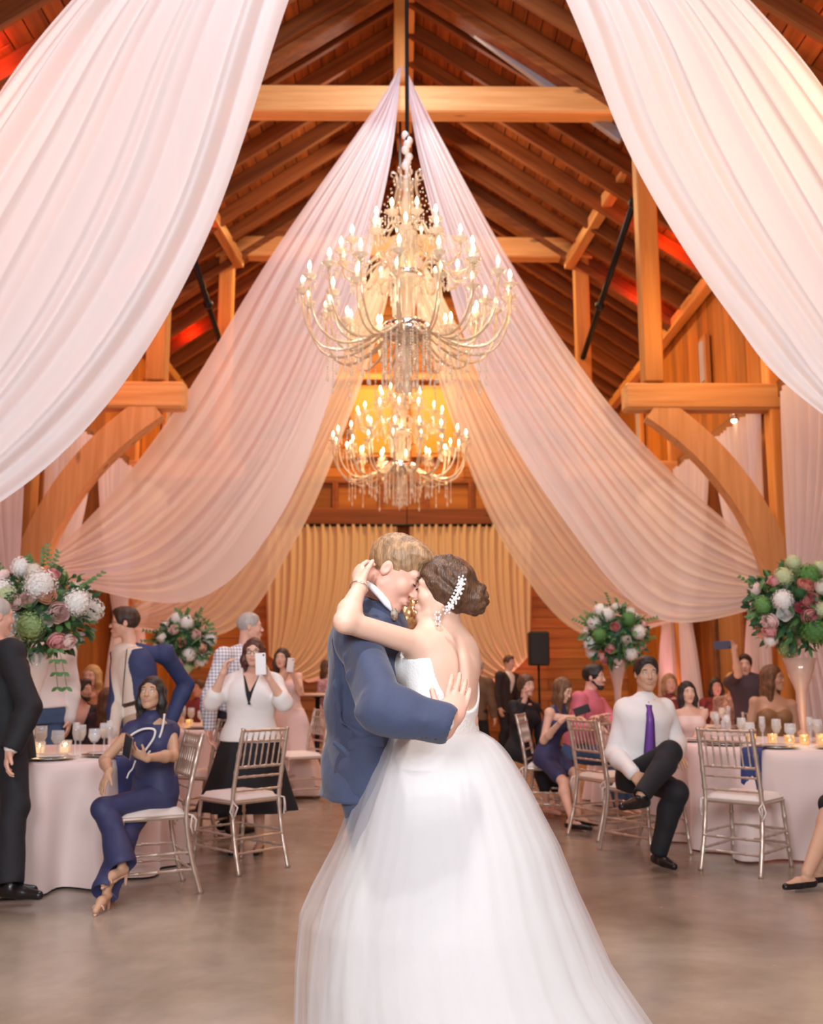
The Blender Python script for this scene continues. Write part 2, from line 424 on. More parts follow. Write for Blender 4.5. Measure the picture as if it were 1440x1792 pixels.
# ------------------------------------------------------------------ hammer-beam trusses
def truss(Y, label):
    """posts on the walls, hammer beams on curved braces, hammer posts up to the tie beam, king post and principal rafters"""
    root = empty('roof_truss', (XC, Y, 0), label, 'roof truss', 'hammer beam trusses of the hall')
    T = .235; s = 160.0; D = 10.9
    zt = 1.28 + (1182 - 108) / s; zh = 1.28 + (1182 - 686) / s
    xh = 2.59; xp = 4.19
    kid('tie_beam', MB().box((0, 0, zt), (6.0, T, .34), bev=.02).mesh('tie_beam', M_cross), root)
    kid('king_post', MB().box((-.06, .0, (zt + ZR) / 2 + .05), (.16, .16, ZR - zt - .36), bev=.015).mesh('king_post', M_post), root)
    for sx in (-1, 1):
        kid('wall_post', MB().box((sx * xp, 0, zh / 2 + .5), (.19, T * .86, zh + 1.0), bev=.015).mesh('wall_post', M_post), root)
        kid('hammer_beam', MB().box((sx * (xh - .04 + .85), 0, zh), (1.86, T, .31), bev=.03).mesh('hammer_beam', M_cross), root)
        kid('hammer_post', MB().box((sx * (xh + .22), 0, (zh + zt) / 2 + .0), (.225, T * .9, zt - zh - .34), bev=.015).mesh('hammer_post', M_post), root)
        # curved brace from the wall post up to the hammer beam
        c = []
        for k in range(15):
            t = k / 14; a = V((sx * 4.12, 0, 2.40)); e = V((sx * 2.80, 0, zh - .12)); m = V((sx * 3.82, 0, 3.55))
            c.append(a * (1 - t) ** 2 + m * 2 * t * (1 - t) + e * t * t)
        rows = []
        for k, p in enumerate(c):
            t = (c[min(k + 1, 14)] - c[max(k - 1, 0)]).normalized(); nn = V((t.z, 0, -t.x))
            h = .155
            rows.append([p + nn * h + V((0, -T * .45, 0)), p + nn * h + V((0, T * .45, 0)), p - nn * h + V((0, T * .45, 0)), p - nn * h + V((0, -T * .45, 0))])
        mb = MB().grid(rows, closed=True); mb.f.append([3, 2, 1, 0]); mb.mi.append(0); mb.sm.append(False); mb.f.append([56, 57, 58, 59]); mb.mi.append(0); mb.sm.append(False)
        mb.sm = [False] * len(mb.sm)
        kid('curved_brace', mb.mesh('curved_brace', wood('brace_timber', (.68, .34, .14), (.54, .24, .08), 2)), root)
        kid('principal_rafter', MB().beam((0, 0, ZR - .14), (sx * WX, 0, ZW - .12), .13, .24, (0, 1, 0), bev=.015).mesh('principal_rafter', wood('rafter_pine', 0, 0, 0)), root)
        kid('tie_plate', MB().box((sx * (xh + .12), -T / 2 - .02, zt - .02), (.10, .02, .46), bev=.005).mesh('tie_plate', M_iron), root)
        for zz in (-.15, -.05, .05, .15): kid('bolt', MB().tube([(sx * (xh + .12), -T / 2 - .05, zt + zz), (sx * (xh + .12), -T / 2 - .02, zt + zz)], .022, 6).mesh('bolt', M_iron), root)
    return root
truss(10.9, 'honey coloured hammer beam truss whose tie beam crosses above the large near chandelier')
truss(15.0, 'hammer beam truss standing deeper in the hall behind the sheer swags')

# long braces and rods between the trusses under the roof slopes
for sx in (-1, 1):
    side = 'left' if sx < 0 else 'right'
    mb = MB().beam(V((XC + sx * 2.62, 15.0, 7.75)), V((XC + sx * 2.95, 12.3, 7.95)), .15, .18, bev=.01)
    o = link('roof_brace', mb.mesh('roof_brace', M_beam)); tag(o, f'slim timber brace running under the {side} roof slope from the deeper truss', 'roof brace')
    mb = MB().tube([V((XC + sx * 2.95, 12.0, 7.3)), V((XC + sx * 2.75, 15.6, 5.9))], .045, 8)
    for t in (0, .5, 1): mb.ball(V((XC + sx * 2.95, 12.0, 7.3)).lerp(V((XC + sx * 2.75, 15.6, 5.9)), t), .075)
    o = link('steel_rod', mb.mesh('steel_rod', M_iron)); tag(o, f'black steel tension rod slanting down under the {side} roof slope', 'tension rod')

# grey conduit along the right roof slope
mb = MB().beam(P(795, 27, 10.98), P(1090, 243, 11.02), .14, .08, (0, 1, 0), bev=.01)
kid('cable_duct', mb.mesh('cable_duct', mat('galvanised_steel', (.34, .32, .34), .4, .6, bump=.2)), [o for o in COL.objects if o.name == 'ceiling_right'][0])

# ================================================================== DRAPERY
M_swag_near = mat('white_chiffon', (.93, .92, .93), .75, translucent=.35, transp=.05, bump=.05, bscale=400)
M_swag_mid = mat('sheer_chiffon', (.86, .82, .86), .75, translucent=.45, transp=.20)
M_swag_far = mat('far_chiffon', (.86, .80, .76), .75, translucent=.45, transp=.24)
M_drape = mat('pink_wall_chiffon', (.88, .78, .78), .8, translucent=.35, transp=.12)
M_gold = mat('gold_voile', (.92, .76, .52), .75, translucent=.4, transp=.04)

def swag(name, top, low, m, label, folds=13, amp=.055, ns=72, nu=150, sagdepth=.25, seed=0, group=None):
    """fabric gathered at both ends: top and low are the curves of its upper and lower hems; pleats run along it"""
    rnd = random.Random(seed); rows = []
    ph = [rnd.random() * 6.28 for _ in range(8)]
    # uneven fold positions
    w_ = [rnd.uniform(.55, 1.5) for _ in range(folds)]; tot = sum(w_); edges = [0]
    for x in w_: edges.append(edges[-1] + x / tot)
    def fold(u, s):
        u2 = u + .025 * sin(3.1 * s * pi + ph[0] + 5 * u) 
        u2 = min(max(u2, 0), .9999)
        for i in range(folds):
            if edges[i] <= u2 < edges[i + 1]:
                q = (u2 - edges[i]) / (edges[i + 1] - edges[i]); d = (.6 + .4 * sin(i * 2.3 + ph[1]))
                return (1 - abs(2 * q - 1) ** 1.5) * d * (w_[i]) 
        return 0
    for j in range(nu + 1):
        u = j / nu; r = []
        for i in range(ns + 1):
            s = i / ns
            a = interp(top, s); c = interp(low, s)
            uu = u + .02 * sin(2 * pi * s + ph[3]) * sin(pi * u)
            p = a.lerp(c, uu); wd = (c - a).length
            k = min(1, wd / .9)
            f = fold(u, s)
            tan = (interp(top, min(s + .02, 1)) - interp(top, max(s - .02, 0)))
            p = p + V((0, -1, 0)) * (amp * (.25 + .75 * k) * f * (1.0 + .3 * sin(5 * s + ph[4] + 9 * u)))
            p = p + V((0, -1, 0)) * sagdepth * sin(pi * u) * sin(pi * s) * .6
            p = p + V((0, 0, -1)) * (amp * .35 * k * f)
            r.append(p)
        rows.append(r)
    mb = MB().grid(rows)
    o = link(name, mb.mesh(name, m)); tag(o, label, 'drape', group)
    return o
def C(pts, dy=0): return [P(x, y, Y + dy) for x, y, Y in pts]
G = 'chiffon swags from the ridge to the walls'
# nearest pair
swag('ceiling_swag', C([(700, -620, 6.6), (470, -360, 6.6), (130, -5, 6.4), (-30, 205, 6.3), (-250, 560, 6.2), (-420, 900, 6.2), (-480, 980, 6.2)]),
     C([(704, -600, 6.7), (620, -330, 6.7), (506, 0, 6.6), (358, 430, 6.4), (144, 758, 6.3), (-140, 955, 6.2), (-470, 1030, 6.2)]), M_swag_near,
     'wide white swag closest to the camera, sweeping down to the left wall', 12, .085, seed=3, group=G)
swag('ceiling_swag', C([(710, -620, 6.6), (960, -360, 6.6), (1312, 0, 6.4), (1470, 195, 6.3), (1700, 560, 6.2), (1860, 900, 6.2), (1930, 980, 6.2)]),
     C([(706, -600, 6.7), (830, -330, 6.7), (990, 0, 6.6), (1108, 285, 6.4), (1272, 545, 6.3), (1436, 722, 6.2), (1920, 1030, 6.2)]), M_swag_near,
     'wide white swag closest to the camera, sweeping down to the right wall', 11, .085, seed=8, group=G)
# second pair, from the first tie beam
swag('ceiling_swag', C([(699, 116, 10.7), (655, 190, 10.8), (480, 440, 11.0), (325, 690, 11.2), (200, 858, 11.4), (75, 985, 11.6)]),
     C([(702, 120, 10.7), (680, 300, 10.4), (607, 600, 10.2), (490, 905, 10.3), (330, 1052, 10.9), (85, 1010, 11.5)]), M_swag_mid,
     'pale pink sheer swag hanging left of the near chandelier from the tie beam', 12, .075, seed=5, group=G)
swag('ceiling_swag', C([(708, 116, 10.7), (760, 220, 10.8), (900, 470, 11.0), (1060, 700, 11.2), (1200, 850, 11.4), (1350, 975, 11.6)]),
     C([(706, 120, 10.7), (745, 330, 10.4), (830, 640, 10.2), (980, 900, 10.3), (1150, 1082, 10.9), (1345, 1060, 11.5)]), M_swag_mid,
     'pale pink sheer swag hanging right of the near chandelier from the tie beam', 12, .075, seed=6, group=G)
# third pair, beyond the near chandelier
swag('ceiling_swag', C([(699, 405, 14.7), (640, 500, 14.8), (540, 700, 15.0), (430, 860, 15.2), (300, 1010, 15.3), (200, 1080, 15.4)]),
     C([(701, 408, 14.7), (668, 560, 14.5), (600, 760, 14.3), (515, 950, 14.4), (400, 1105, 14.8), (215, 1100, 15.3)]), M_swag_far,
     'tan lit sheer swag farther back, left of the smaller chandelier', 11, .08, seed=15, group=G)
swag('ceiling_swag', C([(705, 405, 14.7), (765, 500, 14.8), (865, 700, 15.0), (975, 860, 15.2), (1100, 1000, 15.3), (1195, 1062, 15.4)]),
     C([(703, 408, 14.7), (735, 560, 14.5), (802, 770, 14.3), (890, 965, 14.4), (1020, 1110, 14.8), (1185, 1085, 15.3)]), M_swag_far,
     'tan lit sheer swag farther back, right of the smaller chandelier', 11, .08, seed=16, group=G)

def wall_panel(x, y0, y1, ztop, tie_y, tie_z, sx, label, m=M_drape, tw=.16):
    """a pleated panel hung from a track and tied back towards a post"""
    rows = []; n = 90; nz = 30
    for i in range(nz + 1):
        z = ztop * (1 - i / nz) + .02
        if z > tie_z: t = max(0, (ztop - z) / (ztop - tie_z)); k = t ** 1.6 * .9
        else: t = max(0, (tie_z - z) / tie_z); k = .9 - .45 * t ** .6
        r = []
        for j in range(n + 1):
            u = j / n; y = y0 + (y1 - y0) * u; yt = tie_y + (u - .5) * tw * 2
            yy = y * (1 - k) + yt * k
            r.append(V((x - sx * (.05 + .04 * sin(u * 2 * pi * 11 + sin(z * .8)) + .015 * sin(u * 47)), yy, z - .22 * sin(pi * u) * 0)))
        rows.append(r)
    o = link('wall_drape', MB().grid(rows).mesh('wall_drape', m)); tag(o, label, 'drape', 'tied back wall drapes'); return o
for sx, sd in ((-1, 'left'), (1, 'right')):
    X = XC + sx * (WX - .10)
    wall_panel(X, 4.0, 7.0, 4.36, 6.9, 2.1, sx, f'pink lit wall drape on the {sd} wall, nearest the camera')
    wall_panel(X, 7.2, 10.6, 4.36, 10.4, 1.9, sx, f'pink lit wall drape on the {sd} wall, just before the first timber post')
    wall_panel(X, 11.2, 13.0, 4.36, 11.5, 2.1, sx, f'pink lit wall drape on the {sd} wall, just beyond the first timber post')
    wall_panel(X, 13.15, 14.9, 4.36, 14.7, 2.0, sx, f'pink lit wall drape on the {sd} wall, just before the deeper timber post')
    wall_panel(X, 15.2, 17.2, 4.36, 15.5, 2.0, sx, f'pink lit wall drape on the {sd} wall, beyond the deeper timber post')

# gold curtains over the back opening, gathered to the sides
def gold(sx, label):
    rows = []; Yc = YB - .55; n = 120; nz = 40
    ztop = P(702, 919, Yc).z + .01; zt = P(702, 1180, Yc).z
    xo = P(465 if sx < 0 else 931, 1000, Yc).x; xi = XC + sx * .12
    xt = P(540 if sx < 0 else 868, 1180, Yc).x
    for i in range(nz + 1):
        t = i / nz; r = []
        for j in range(n + 1):
            u = j / n                                    # 0 at the middle, 1 at the outer edge
            xa = xi + (xo - xi) * u
            low = V((xt + (xo - xt) * (u * .9), 0, zt + (u - .5) * .30 + .22 * u ** 2))
            ctl = V((xa + (xi - xa) * .12 * (1 - u), 0, zt + (ztop - zt) * (.02 + .38 * u)))
            p = V((xa, 0, ztop)) * (1 - t) ** 2 + ctl * 2 * t * (1 - t) + low * t * t
            p.y = Yc + .05 * sin(u * 2 * pi * 17 + 1.5 * t) * (1 - .5 * t) + .02 * sin(u * 53)
            r.append(p)
        rows.append(r)
    o = link('gold_curtain', MB().grid(rows).mesh('gold_curtain', M_gold)); tag(o, label, 'curtain', 'gold curtains on the back wall'); return o
gold(-1, 'gold voile curtain on the back wall, left of the middle')
gold(1, 'gold voile curtain on the back wall, right of the middle')
mb = MB().tube([P(452, 919, YB - .55), P(944, 919, YB - .55)], .03)
o = link('curtain_rod', mb.mesh('curtain_rod', M_iron)); tag(o, 'dark rod carrying the gold curtains under the header beam', 'curtain rod')

# ================================================================== CHANDELIERS
M_crys = mat('cut_crystal', (.92, .80, .62), .06, 0, spec=.9, transp=.32, coat=.5)
M_arm = mat('crystal_arm', (.82, .68, .48), .10, .35, spec=.9, transp=.25, coat=.6)
M_chr = mat('polished_chrome', (.80, .78, .78), .12, 1.)
M_bulb = mat('candle_bulb', (1, .9, .7), .4, emit=(1.0, .74, .40), estr=14.)
M_candle = mat('ivory_sleeve', (.95, .85, .68), .4, emit=(1.0, .70, .38), estr=.5)

def chandelier(loc, ztop, label, lightpow, near):
    root = empty('chandelier', loc, label, 'chandelier', 'crystal chandeliers down the middle of the hall')
    # suspension rod up to the ridge
    root.scale = (1, 1, 1.17); zt = (ztop - loc[2]) / 1.17
    kid('suspension_rod', MB().tube([(0, 0, 2.12), (-.01, 0, zt)], .018, 8).mesh('suspension_rod', M_iron), root)
    sl = MB()
    for k in range(9): sl.ball((.018 * sin(k * 2.1), .018 * cos(k * 1.7), 1.84 + .045 * k), (.038, .038, .036), 8, 6)
    kid('chain_sleeve', sl.mesh('chain_sleeve', mat('white_silk', (.9, .88, .86), .5)), root)
    body = [(0, .46), (.05, .47), (.09, .50), (.20, .53), (.225, .56), (.225, .61), (.20, .625), (.06, .64), (.045, .70), (.06, .80), (.045, .86), (.05, .93), (.13, .97), (.15, 1.0), (.13, 1.02), (.05, 1.03),
            (.04, 1.10), (.055, 1.22), (.04, 1.30), (.08, 1.34), (.10, 1.37), (.04, 1.40), (.035, 1.50), (.07, 1.60), (.035, 1.70), (.05, 1.80), (.0, 1.84)]
    kid('column', MB().lathe(body, n=24).mesh('column', M_crys), root)
    kid('chrome_bowl', MB().lathe([(0, .50), (.12, .505), (.215, .535), (.235, .56), (.235, .60), (.205, .632), (0, .635)], n=28).mesh('chrome_bowl', M_chr), root)
    kid('chrome_collar', MB().lathe([(.06, 1.0), (.155, 1.005), (.165, 1.025), (.155, 1.045), (.06, 1.05)], n=24).mesh('chrome_collar', M_chr), root)
    # glass shafts standing round the column
    sh = MB().tube([(0, 0, 0), (0, 0, .12), (0, 0, .24)], [.012, .018, .012], 6).mesh('glass_shaft', M_crys)
    for k in range(12):
        a = 2 * pi * k / 12; kid('glass_shaft', sh, root, Matrix.Translation((.12 * cos(a), .12 * sin(a), .70)))
        kid('glass_shaft', sh, root, Matrix.Translation((.075 * cos(a), .075 * sin(a), 1.08)))
    def armset(n, r, z0, zc, drop, r0, a0, rise):
        """n swan-neck arms: start at the column, arch up, dip and turn up into a cup"""
        pts = []
        for k in range(21):
            t = k / 20
            if rise: x = r0 + (r - r0) * (1 - cos(pi * min(1, t * 1.08))) / 2 if t < .93 else r; z = z0 + rise * sin(pi * min(t / .55, 1)) - (drop * sin(pi * max(0, (t - .42) / .58)) if t > .42 else 0) + (zc - z0) * max(0, t - .42) / .58
            else: x = r0 + (r - r0) * sin(pi / 2 * t) ** .9; z = z0 + (zc - z0) * t ** 3 - drop * sin(pi * t ** .8)
            pts.append((x, 0, z))
        am = MB().tube(pts, [.011 + .003 * (k % 4 == 0) for k in range(21)], 6 if near else 5).mesh('arm', M_arm)
        cup = MB().lathe([(.0, -.01), (.022, -.012), (.03, .0), (.058, .02), (.064, .026), (.05, .022), (.022, .012), (.018, .03), (0, .032)], n=12, wave=(.05, 6)).mesh('drip_cup', M_crys)
        cn = MB().lathe([(.013, .02), (.013, .075), (.0, .077)], n=8).mesh('candle_sleeve', M_candle)
        bl = MB().lathe([(0, .074), (.010, .078), (.017, .095), (.013, .115), (.004, .135), (0, .142)], n=8).mesh('bulb', M_bulb)
        dr = MB()
        for q in range(6):
            a = q * pi / 3; x, y = .058 * cos(a), .058 * sin(a)
            dr.ball((x, y, -.012), .009, 6, 4).ball((x, y, -.034), .007, 6, 4).ball((x, y, -.066), (.009, .009, .022), 6, 4)
        dr = dr.mesh('cup_drops', M_crys)
        for k in range(n):
            a = a0 + 2 * pi * k / n; R = Matrix.Rotation(a, 4, 'Z')
            arm = kid('arm', am, root, R); T = Matrix.Translation((r, 0, zc))
            kid('drip_cup', cup, arm, T); kid('candle_sleeve', cn, arm, T); kid('bulb', bl, arm, T)
            d = kid('cup_drops', dr, arm, T); d['kind'] = 'stuff'
    armset(18, .93, .60, .86, .20, .20, .1, 0)
    armset(12, .70, .58, .78, .14, .20, .4, .0)
    armset(14, .60, 1.02, 1.16, .05, .14, .2, .14)
    armset(8, .29, 1.36, 1.42, .04, .08, .3, .10)
    armset(5, .26, 1.56, 1.58, .03, .05, .6, .06) if False else None
    # crown scrolls
    cr = MB().tube([(.03, 0, 1.48), (.10, 0, 1.50), (.125, 0, 1.60), (.09, 0, 1.75), (.10, 0, 1.86), (.14, 0, 1.87), (.15, 0, 1.84), (.13, 0, 1.83)], [.010, .010, .011, .011, .010, .009, .008, .007], 6).mesh('crown_scroll', M_arm)
    for k in range(8): kid('crown_scroll', cr, root, Matrix.Rotation(2 * pi * k / 8 + .2, 4, 'Z'))
    # hanging strands: one mesh per length, repeated round the rings
    def strand(n, rr=.0085):
        s_ = MB(); z = 0
        for k in range(n):
            s_.ball((0, 0, z - .012), rr * (1.25 if k % 5 == 4 else 1), 6, 4); z -= .021
        s_.ball((0, 0, z - .022), (.013, .013, .028), 6, 4)
        return s_.mesh('crystal_strand', M_crys)
    st = {n: strand(n) for n in (4, 7, 10, 13, 16)}
    for k in range(22):
        a = 2 * pi * k / 22; kid('crystal_strand', st[16 if k % 2 else 13], root, Matrix.Translation((.215 * cos(a), .215 * sin(a), .54)))
    for k in range(12):
        a = 2 * pi * k / 12 + .1; kid('crystal_strand', st[16], root, Matrix.Translation((.10 * cos(a), .10 * sin(a), .50)))
    for k in range(45):
        a = 2 * pi * k / 45 + .05; r_ = (.40, .55, .70)[k % 3]; kid('crystal_strand', st[(10, 7, 13)[k % 3]], root, Matrix.Translation((r_ * cos(a), r_ * sin(a), .46 + .02 * (k % 2))))
    for k in range(16):
        a = 2 * pi * k / 16; kid('crystal_strand', st[7 if k % 2 else 4], root, Matrix.Translation((.15 * cos(a), .15 * sin(a), .99)))
        kid('crystal_strand', st[4], root, Matrix.Translation((.38 * cos(a + .2), .38 * sin(a + .2), 1.06)))
    for k in range(10):
        a = 2 * pi * k / 10; kid('crystal_strand', st[4], root, Matrix.Translation((.095 * cos(a), .095 * sin(a), 1.35)))
    # swags of beads from the crown down to the upper ring
    gm = MB()
    for q in range(17):
        t = q / 16; gm.ball((.12 + .47 * t, 0, 1.80 - .62 * t - .16 * sin(pi * t)), .0085, 6, 4)
    gm = gm.mesh('bead_garland', M_crys)
    for k in range(12):
        g = kid('bead_garland', gm, root, Matrix.Rotation(2 * pi * k / 12 + .2, 4, 'Z')); g['kind'] = 'stuff'
    kid('finial', MB().lathe([(0, .08), (.03, .10), (.045, .14), (.02, .18), (.03, .22), (.05, .30), (.03, .40), (.03, .5), (0, .5)], n=14).mesh('finial', M_crys), root)
    for dz, rr in ((.9, .5), (1.3, .0)):
        for a in ((0, 2.1, 4.2) if rr else (0,)):
            lamp('chandelier_light', 'POINT', (loc[0] + rr * cos(a), loc[1] + rr * sin(a), loc[2] + dz), lightpow, (1.0, .74, .44), .12)
    return root
# the origin lies below the lowest crystals; 1.86 m above it is the crown
z1 = P(712, 690, 8.5).z - .10; c1 = P(712, 600, 8.5)
chandelier((c1.x, 8.5, z1), ZR - .1, 'large crystal chandelier nearest the camera, hung above the couple', 4, True)
c2 = P(700, 800, 13.5); z2 = P(700, 890, 13.5).z - .10
chandelier((c2.x, 13.5, z2), ZR - .1, 'second crystal chandelier, lower in view against the amber gable', 6, False)

# ================================================================== BODY MODELLER: smooth blended volumes turned into one surface
def surface_net(D, org, h):
    S = D < 0
    c = np.zeros(tuple(n - 1 for n in D.shape), np.int8)
    for i in (0, 1):
        for j in (0, 1):
            for k in (0, 1):
                c += S[i:D.shape[0] - 1 + i, j:D.shape[1] - 1 + j, k:D.shape[2] - 1 + k]
    I, J, K = np.nonzero((c > 0) & (c < 8))
    vid = np.full(c.shape, -1, np.int32); vid[I, J, K] = np.arange(len(I))
    pos = np.zeros((len(I), 3)); cnt = np.zeros(len(I))
    for ax in range(3):
        for u in (0, 1):
            for v in (0, 1):
                a = [0, 0, 0]; a[(ax + 1) % 3] = u; a[(ax + 2) % 3] = v; b = list(a); b[ax] = 1
                da = D[I + a[0], J + a[1], K + a[2]]; db = D[I + b[0], J + b[1], K + b[2]]
                m = (da < 0) != (db < 0)
                t = np.where(m, da / np.where(m, da - db, 1), 0)
                for q in range(3):
                    pos[:, q] += np.where(m, a[q] + (t if q == ax else 0), 0)
                cnt += m
    pos /= cnt[:, None]
    pos += np.stack([I, J, K], 1)
    pos = pos * h + org
    quads = []
    for ax in range(3):
        s0 = [slice(1, -1)] * 3; s1 = [slice(1, -1)] * 3
        s0[ax] = slice(0, -1); s1[ax] = slice(1, None)
        A = S[tuple(s0)]; B = S[tuple(s1)]
        for sign in (0, 1):
            m = (A & ~B) if sign else (~A & B)
            i, j, k = np.nonzero(m)
            off = [1, 1, 1]; off[ax] = 0
            g = [i + off[0], j + off[1], k + off[2]]
            p = (ax + 1) % 3; r = (ax + 2) % 3
            def cell(dp, dr):
                q = [g[0], g[1], g[2]]; q[p] = q[p] - dp; q[r] = q[r] - dr
                return vid[q[0], q[1], q[2]]
            Q = np.stack([cell(1, 1), cell(0, 1), cell(0, 0), cell(1, 0)], 1)
            quads.append(Q if sign else Q[:, ::-1])
    return pos, np.concatenate(quads)

def np_mesh(name, pos, quads, mats, mi=None):
    me = bpy.data.meshes.new(name); n = len(pos); q = len(quads)
    me.vertices.add(n); me.vertices.foreach_set('co', pos.astype(np.float32).ravel())
    me.loops.add(q * 4); me.loops.foreach_set('vertex_index', quads.astype(np.int32).ravel())
    me.polygons.add(q); me.polygons.foreach_set('loop_start', np.arange(0, q * 4, 4, dtype=np.int32))
    me.polygons.foreach_set('use_smooth', np.ones(q, bool))
    for m_ in (mats if isinstance(mats, (list, tuple)) else [mats]): me.materials.append(m_)
    if mi is not None: me.polygons.foreach_set('material_index', mi)
    me.update(calc_edges=True); me.validate(); return me

class Vol:
    """a list of rounded primitives, joined (or cut away) with soft blends"""
    def __init__(s): s.p = []
    def _add(s, lo, hi, fn, k, op): s.p.append((np.array(lo, float), np.array(hi, float), fn, k, op)); return s
    def cap(s, a, b, ra, rb=None, k=.02, op='u'):
        rb = ra if rb is None else rb; a = np.array(a, float); b = np.array(b, float); d = b - a; dd = max(d @ d, 1e-9); R = max(ra, rb)
        def fn(x, y, z):
            X, Y, Z = x - a[0], y - a[1], z - a[2]
            t = np.clip((X * d[0] + Y * d[1] + Z * d[2]) / dd, 0, 1)
            return np.sqrt((X - t * d[0]) ** 2 + (Y - t * d[1]) ** 2 + (Z - t * d[2]) ** 2) - (ra + (rb - ra) * t)
        return s._add(np.minimum(a, b) - R, np.maximum(a, b) + R, fn, k, op)
    def chain(s, pts, rad, k=.015):
        for i in range(len(pts) - 1): s.cap(pts[i], pts[i + 1], rad[i], rad[i + 1], k)
        return s
    def ell(s, c, r, M=None, k=.02, op='u'):
        """ellipsoid; M is a 3x3 whose columns are its axes"""
        c = np.array(c, float); r = np.array(r, float); A = np.eye(3) if M is None else np.array(M, float)
        ext = np.sqrt(((A * r) ** 2).sum(1))
        def fn(x, y, z):
            X, Y, Z = x - c[0], y - c[1], z - c[2]
            q = [X * A[0, i] + Y * A[1, i] + Z * A[2, i] for i in range(3)]
            k0 = np.sqrt(sum((q[i] / r[i]) ** 2 for i in range(3))); k1 = np.sqrt(sum((q[i] / r[i] ** 2) ** 2 for i in range(3)))
            return k0 * (k0 - 1) / np.maximum(k1, 1e-6)
        return s._add(c - ext, c + ext, fn, k, op)
    def stack(s, st, o, U, Lv, Fv, k=.02, op='u', twist=None, wave=None):
        """elliptic sections along U: st = [(w, cu, cv, a, b)]; Lv, Fv are the side and front axes"""
        o = np.array(o, float); U = np.array(U, float); Lv = np.array(Lv, float); Fv = np.array(Fv, float)
        st = sorted(st); W = np.array([q[0] for q in st]); cu, cv, a_, b_ = [np.array([q[i] for q in st]) for i in (1, 2, 3, 4)]
        if len(st) > 3:
            Wd = np.linspace(W[0], W[-1], 40); ker = np.array([1, 2, 3, 2, 1]) / 9.
            def sm(q):
                y = np.interp(Wd, W, q)
                for _ in range(2): y = np.convolve(np.pad(y, 2, mode='edge'), ker, 'valid')
                return y
            cu, cv, a_, b_ = sm(cu), sm(cv), sm(a_), sm(b_); W = Wd
        L2 = None if twist is None else np.array(twist, float)
        M = a_.max() + .02; pts = np.array([o + U * w_ + Lv * su * (M + abs(cu).max()) + Fv * sv * (b_.max() + .02 + abs(cv).max()) for w_ in (W[0], W[-1]) for su in (-1, 1) for sv in (-1, 1)])
        lo = pts.min(0) - (.05 if L2 is not None else 0); hi = pts.max(0) + (.05 if L2 is not None else 0)
        def fn(x, y, z):
            X, Y, Z = x - o[0], y - o[1], z - o[2]
            w_ = X * U[0] + Y * U[1] + Z * U[2]
            a = np.interp(w_, W, a_); b = np.interp(w_, W, b_)
            u = X * Lv[0] + Y * Lv[1] + Z * Lv[2]; v = X * Fv[0] + Y * Fv[1] + Z * Fv[2]
            if L2 is not None:
                an = np.arctan2(L2 @ Fv, L2 @ Lv) * np.clip((w_ - W[0]) / (W[-1] - W[0]), 0, 1)
                cc, ss = np.cos(an), np.sin(an); u, v = u * cc + v * ss, -u * ss + v * cc
            u = u - np.interp(w_, W, cu); v = v - np.interp(w_, W, cv)
            q = np.sqrt((u / a) ** 2 + (v / b) ** 2)
            if wave:
                th = np.arctan2(v, u); g = np.clip((W[-1] - w_) / (W[-1] - W[0]), 0, 1)
                q = q - wave[0] * g * np.sin(wave[1] * th + 1.5 * np.sin(3 * th) + wave[2])
            d = (q - 1) * np.minimum(a, b)
            return np.maximum(d, np.maximum(w_ - W[-1], W[0] - w_))
        return s._add(lo, hi, fn, k, op)
    def half(s, c, n, k=.005):
        """cut away everything on the side of c that n points to"""
        c = np.array(c, float); n = np.array(n, float) / np.linalg.norm(n)
        return s._add([-99] * 3, [99] * 3, lambda x, y, z: -((x - c[0]) * n[0] + (y - c[1]) * n[1] + (z - c[2]) * n[2]), k, 's')
    def mesh(s, h, pad=.012, ripple=0., rfreq=26., lo=None, hi=None):
        ps = [q for q in s.p if q[4] == 'u']
        L = np.min([q[0] for q in ps], 0) - pad - 2 * h; Hh = np.max([q[1] for q in ps], 0) + pad + 2 * h
        if lo is not None: L = np.maximum(L, lo)
        if hi is not None: Hh = np.minimum(Hh, hi)
        n = np.ceil((Hh - L) / h).astype(int) + 1
        D = np.full(tuple(n), .08, np.float32)
        ax = [(L[i] + np.arange(n[i]) * h) for i in range(3)]
        for (lo_, hi_, fn, k, op) in s.p:
            e = k + 2 * h + .005
            i0 = np.clip(np.floor((lo_ - e - L) / h).astype(int), 0, n); i1 = np.clip(np.ceil((hi_ + e - L) / h).astype(int) + 1, 0, n)
            if np.any(i1 <= i0): continue
            sl = tuple(slice(i0[q], i1[q]) for q in range(3))
            x = ax[0][sl[0]][:, None, None]; y = ax[1][sl[1]][None, :, None]; z = ax[2][sl[2]][None, None, :]
            d = fn(x, y, z); E = D[sl]
            if op == 'u':
                g = np.maximum(k - np.abs(E - d), 0); D[sl] = np.minimum(E, d) - g * g / (4 * k)
            elif op == 's':
                d = -d; g = np.maximum(k - np.abs(E - d), 0); D[sl] = np.maximum(E, d) + g * g / (4 * k)
        if ripple:
            x = ax[0][:, None, None]; y = ax[1][None, :, None]; z = ax[2][None, None, :]; f = rfreq
            D += (ripple * (np.sin(f * (z + .35 * x + .2 * y) + 2.2 * np.sin(f * .37 * (x - y + .5 * z))) * np.sin(f * .45 * (x * .8 + y * .9 - .4 * z) + 1.3))).astype(np.float32)
        # keep the surface inside the grid
        D[0] = np.maximum(D[0], h); D[-1] = np.maximum(D[-1], h); D[:, 0] = np.maximum(D[:, 0], h); D[:, -1] = np.maximum(D[:, -1], h)
        D[:, :, 0] = np.maximum(D[:, :, 0], h); D[:, :, -1] = np.maximum(D[:, :, -1], h)
        return surface_net(D, L, h)

